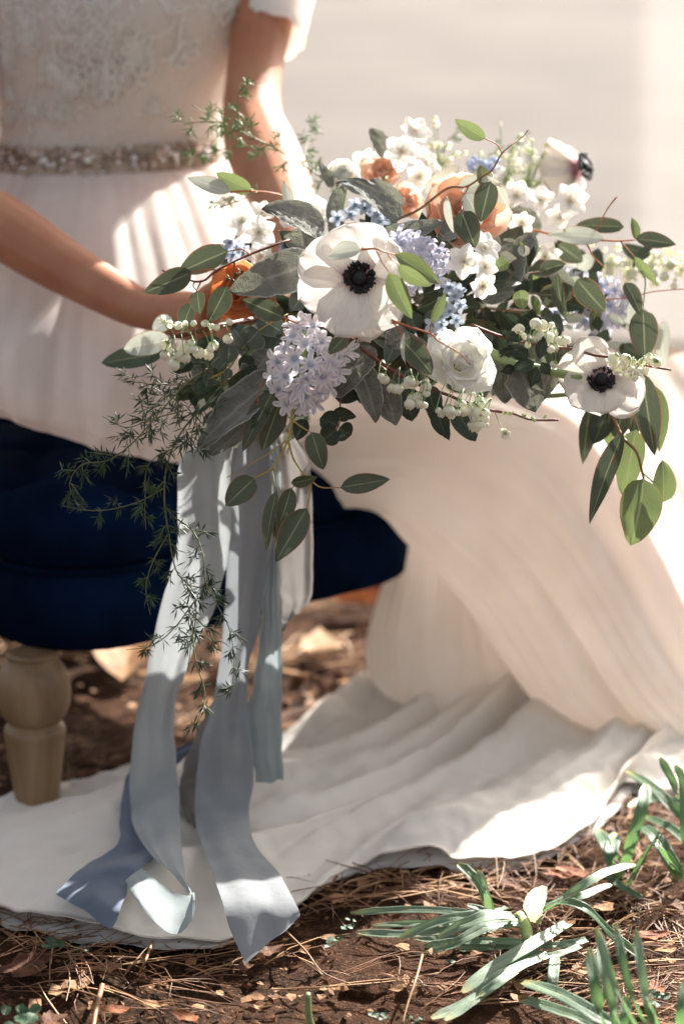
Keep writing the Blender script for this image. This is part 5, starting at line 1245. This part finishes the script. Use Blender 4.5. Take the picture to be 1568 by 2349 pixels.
for k, (pts, w) in enumerate((([(1620,1930,.02),(1560,1870,.06),(1500,1810,.08),(1436,1768,.07)], 22), ([(1600,1900,.02),(1560,1830,.09),(1535,1780,.12),(1512,1738,.14)], 17), ([(1430,1990,.01),(1450,1920,.05),(1472,1850,.08),(1480,1800,.09)], 22), ([(1440,2030,.01),(1500,1930,.09),(1520,1960,.07),(1562,2018,.02)], 30), ([(1475,1895,.06),(1510,1930,.06),(1562,2018,.03)], 28), ([(1650,1900,.02),(1580,1850,.05),(1500,1830,.05),(1440,1850,.05)], 20), ([(1650,2040,.01),(1600,1960,.06),(1540,1900,.07),(1470,1870,.06)], 20), ([(1425,2010,.01),(1395,1950,.05),(1370,1900,.05)], 24), ([(1410,2020,.01),(1400,1960,.05),(1410,1910,.05)], 26), ([(1470,2060,.01),(1420,2030,.02),(1380,2000,.02)], 14), ([(1600,2000,.01),(1570,1930,.07),(1565,1800,.12),(1548,1755,.14)], 15))):
    strap(c, pts, w, 'daff_dark', seed=50 + k)

# ------------------------------------------------------------------ dead leaves, twigs, seedlings, clods
def dead_leaf(u, v, r_, mat, seed, label, lobes=0, lift=.008, d=None):
    rr = random.Random(seed); C = ground(u, v, lift); s = sz(r_, (C - CAM).length); V = []; U = []; n = 22; m = 6
    az = rr.uniform(0, 6.28)
    for j in range(m):
        t = j / (m - 1)
        for i in range(n):
            a = 2*math.pi*i/n; ra = 1 + .12*noise.noise(Vector((a*2, seed, 1))); ra *= .72 + .28 * abs(math.cos(a)) 
            if lobes: ra *= 1 - .34 * abs(math.sin(lobes * a / 2)) ** 1.5 + .1 * math.cos(3 * a)
            ra += .03 * math.sin(i * 2.9)
            x, y = ra*t*math.cos(a), ra*t*math.sin(a)*.8
            z = .32*t*t*noise.noise(Vector((x*1.4, y*1.4, seed))) + .18 * y * y * rr.choice((1,)) + .06*noise.noise(Vector((x*5, y*5, seed)))
            V.append(C + Vector(((x*math.cos(az) - y*math.sin(az)) * s, (x*math.sin(az) + y*math.cos(az)) * s, abs(z) * s + .002))); U.append((.5 + y*.5, .5 + x*.5))
    return obj('dead_leaf', V, grid_faces(n, m, True), M[mat], None, U, label=label, cat='dead leaf', group='dead leaves lying on the ground')
for k, (u, v, r_, m_, lb, txt) in enumerate([(60,2222,84,'dead_b',5,'largest dark brown crumpled dead leaf in the bottom left corner'), (245,2225,46,'dead_a',4,'pale tan lobed dead leaf just under the hem of the train'), (180,2262,48,'dead_a',5,'tan curled dead leaf right of the big dark one'),
      (265,2320,32,'dead_c',0,'small oval russet leaf near the bottom left'), (350,2308,34,'dead_a',4,'tan lobed leaf near the bottom edge left of the centre'), (425,2335,36,'dead_c',0,'rounded russet leaf cut by the bottom edge'), (215,2310,26,'dead_a',3,'small pointed tan leaf between two needles at the bottom left'),
      (560,2222,34,'dead_b',4,'dark dead leaf right of the tip of the grey ribbon'), (620,2185,40,'dead_b',5,'dark brown leaf under the end of the grey ribbon'), (940,2258,34,'dead_a',3,'sunlit tan leaf left of the long daffodil leaves'), (1280,2010,40,'dead_c',5,'russet curled leaf in shade behind the papery sheath'),
      (1170,2030,44,'dead_b',4,'dark dead leaf below the edge of the train'), (1380,2085,40,'dead_a',3,'pale dry leaf beside the arching daffodil leaves'), (1490,2150,44,'dead_c',4,'russet leaf at the right above the upright daffodil leaves'), (1330,2230,36,'dead_a',4,'sunlit tan leaf between the daffodil plants'), (1310,2005,40,'dead_c',0,'reddish upright curled leaf beneath the train at the right'),
      (1540,2075,38,'dead_b',4,'brown leaf at the right edge below the dark daffodil leaves'), (1500,2270,34,'dead_c',3,'russet leaf behind the upright daffodil leaves'), (120,2345,50,'dead_b',5,'dark leaf at the bottom edge below the big brown one'), (640,2290,24,'dead_b',3,'small dark leaf on the bare soil near the bottom centre')]):
    dead_leaf(u, v, r_, m_, 100 + k, txt, lb)
def leaf_bits():
    r = random.Random(44); mb = MB()
    for i in range(900):
        x = r.uniform(-.7, .85); y = r.uniform(2.28, 3.3); s = r.uniform(.004, .016); az = r.uniform(0, 6.28); t1, t2 = r.uniform(-.7, .7), r.uniform(-.7, .7); n = r.choice((5, 6, 7)); V = []
        for k in range(n):
            a_ = 2*math.pi*k/n; q = s * r.uniform(.45, 1.2); px, py = q*math.cos(a_), q*math.sin(a_)*.7; V.append(Vector((x + px*math.cos(az) - py*math.sin(az), y + px*math.sin(az) + py*math.cos(az), hgt(x, y) + .004 + abs(px*t1 + py*t2))))
        V.append(Vector((x, y, hgt(x, y) + .004 + s*.15))); mb.add(V, [(k, (k+1) % n, n) for k in range(n)], [(.3 + .4*r.random(), r.random())] * (n+1))
    mb.build('leaf_fragments', [M['dead_a']], label='crumbled fragments of dead leaves spread over the soil', cat='leaf litter', kind='stuff', smooth=False)
leaf_bits()
# out-of-focus litter behind the stool, pale tones standing in for patches of sun
r = random.Random(77)
for k in range(150):
    y = r.uniform(3.35, 5.6); x = r.uniform(-.85, .55) * (y / 3.6); s = r.uniform(.04, .09); V = []; U = []; n = 12; az = r.uniform(0, 6.28); tl = r.uniform(-.5, .5); tl2 = r.uniform(-.5, .5)
    for j in range(4):
        for i in range(n):
            a_ = 2*math.pi*i/n; t = j/3; q = t * s * (1 + .18*math.sin(i*2.4)) ; px, py = q*math.cos(a_), q*math.sin(a_)*.65
            V.append(Vector((x + px*math.cos(az) - py*math.sin(az), y + px*math.sin(az) + py*math.cos(az), hgt(x, y) + .012 + abs(px*tl + py*tl2) + 4*py*py))); U.append((.5+py/s*.5, .5+px/s*.5))
    obj('dead_leaf', V, grid_faces(n, 4, True), M[r.choice(('dead_a', 'dead_c', 'dead_a', 'dead_d'))], None, U, label='blurred dry leaf among the litter behind the stool', cat='dead leaf', group='blurred dead leaves behind the stool')
def twig(pts, r_, label, mat='stem_brown'):
    V, F, U = tube([ground(p[0], p[1], p[2]) for p in pts], [r_ * (1 - .4*i/(len(pts)-1)) for i in range(len(pts))], 6, True, 20)
    obj('twig', V, F, M[mat], None, U, label=label, cat='twig')
twig([(968,2190,.02),(955,2240,.03),(935,2300,.02),(922,2349,.01)], .0016, 'thin pale twig lying left of the long daffodil leaves'); twig([(235,2260,.01),(220,2320,.02),(210,2390,.02)], .003, 'greenish twig standing between dead leaves at the bottom left')
twig([(715,2360,.01),(708,2330,.03),(706,2280,.06)], .0045, 'short stubby green stalk poking out of the soil at the bottom centre', 'stem_green'); twig([(640,2120,.01),(700,2180,.02),(740,2230,.02),(810,2260,.01)], .0012, 'fine brown twig right of the grey ribbon')
twig([(1400,2110,.01),(1330,2145,.02),(1250,2150,.02)], .0016, 'straight dry stalk among the daffodil leaves'); twig([(620,2270,.01),(760,2262,.02),(900,2250,.012),(1010,2230,.01)], .0009, 'long hair-thin dry stalk crossing the bare soil', 'needle_pale'); twig([(350,2160,.012),(335,2200,.03),(318,2235,.01)], .0018, 'brown stick leaning against the hem of the train')
def seedling(u, v, r_, n, label, seed):
    rr = random.Random(seed); root = empty('seedling', ground(u, v), label=label, cat='seedling', group='small green seedlings on the soil')
    for i in range(n):
        a_ = rr.uniform(0, 6.28); C = ground(u + rr.uniform(-1, 1)*r_*.6, v + rr.uniform(-1, 1)*r_*.4, .012 + rr.uniform(0, .02)); L = sz(r_*.55, 2.6) * rr.uniform(.7, 1.2)
        V, F, U = leafV(C, C + Vector((math.cos(a_)*L, math.sin(a_)*L, rr.uniform(-.2, .4)*L)), L*.9, rr.uniform(-.4, .4), 'round', nrm=Vector((0, -.4, 1))); obj('leaf', V, F, M['weed'], root, U, origin=C)
seedling(120, 2165, 36, 9, 'clover-like seedling at the left just under the train', 1); seedling(40, 2335, 50, 10, 'dark leafy weed in the bottom left corner', 2); seedling(190, 2175, 24, 5, 'tiny seedling right of the clover-like one', 3)
seedling(870, 2330, 26, 8, 'pale frilly seedling at the bottom edge left of the daffodils', 4); seedling(800, 2120, 26, 6, 'small weed at the tips of the flattened daffodil leaves', 5); seedling(760, 2160, 30, 7, 'grey-green weed beside the ribbon on bare soil', 6); seedling(1040, 2205, 20, 5, 'small weed between the two pale daffodil plants', 7); seedling(1500, 2290, 30, 8, 'dark weed behind the upright daffodil leaves', 8)
seedling(950, 2340, 22, 6, 'small seedling at the bottom edge below the pale daffodil leaves', 9)
def clod(u, v, r_, label, seed):
    C = ground(u, v); s = sz(r_, (C - CAM).length); V = []; n = 30; m = 14
    for j in range(m):
        a_ = j/(m-1)*math.pi/2
        for i in range(n):
            b_ = 2*math.pi*i/n; p = Vector((math.cos(b_)*math.cos(a_), math.sin(b_)*math.cos(a_)*.8, math.sin(a_)*.45)); p *= s * (1 + .22*noise.noise(p*2 + Vector((seed, 0, 0))) + .10*noise.noise(p*7)); V.append(C + p - Vector((0, 0, .004)))
    obj('earth_clod', V, grid_faces(n, m, True), M['soil'], None, label=label, cat='clod of earth')
clod(850, 2262, 62, 'rounded clod of red-brown earth left of the pale daffodil leaves', 1); clod(1440, 2065, 44, 'low dark clod behind the arching daffodil leaves', 2); clod(760, 2340, 40, 'small crumbly clod at the bottom edge', 3)
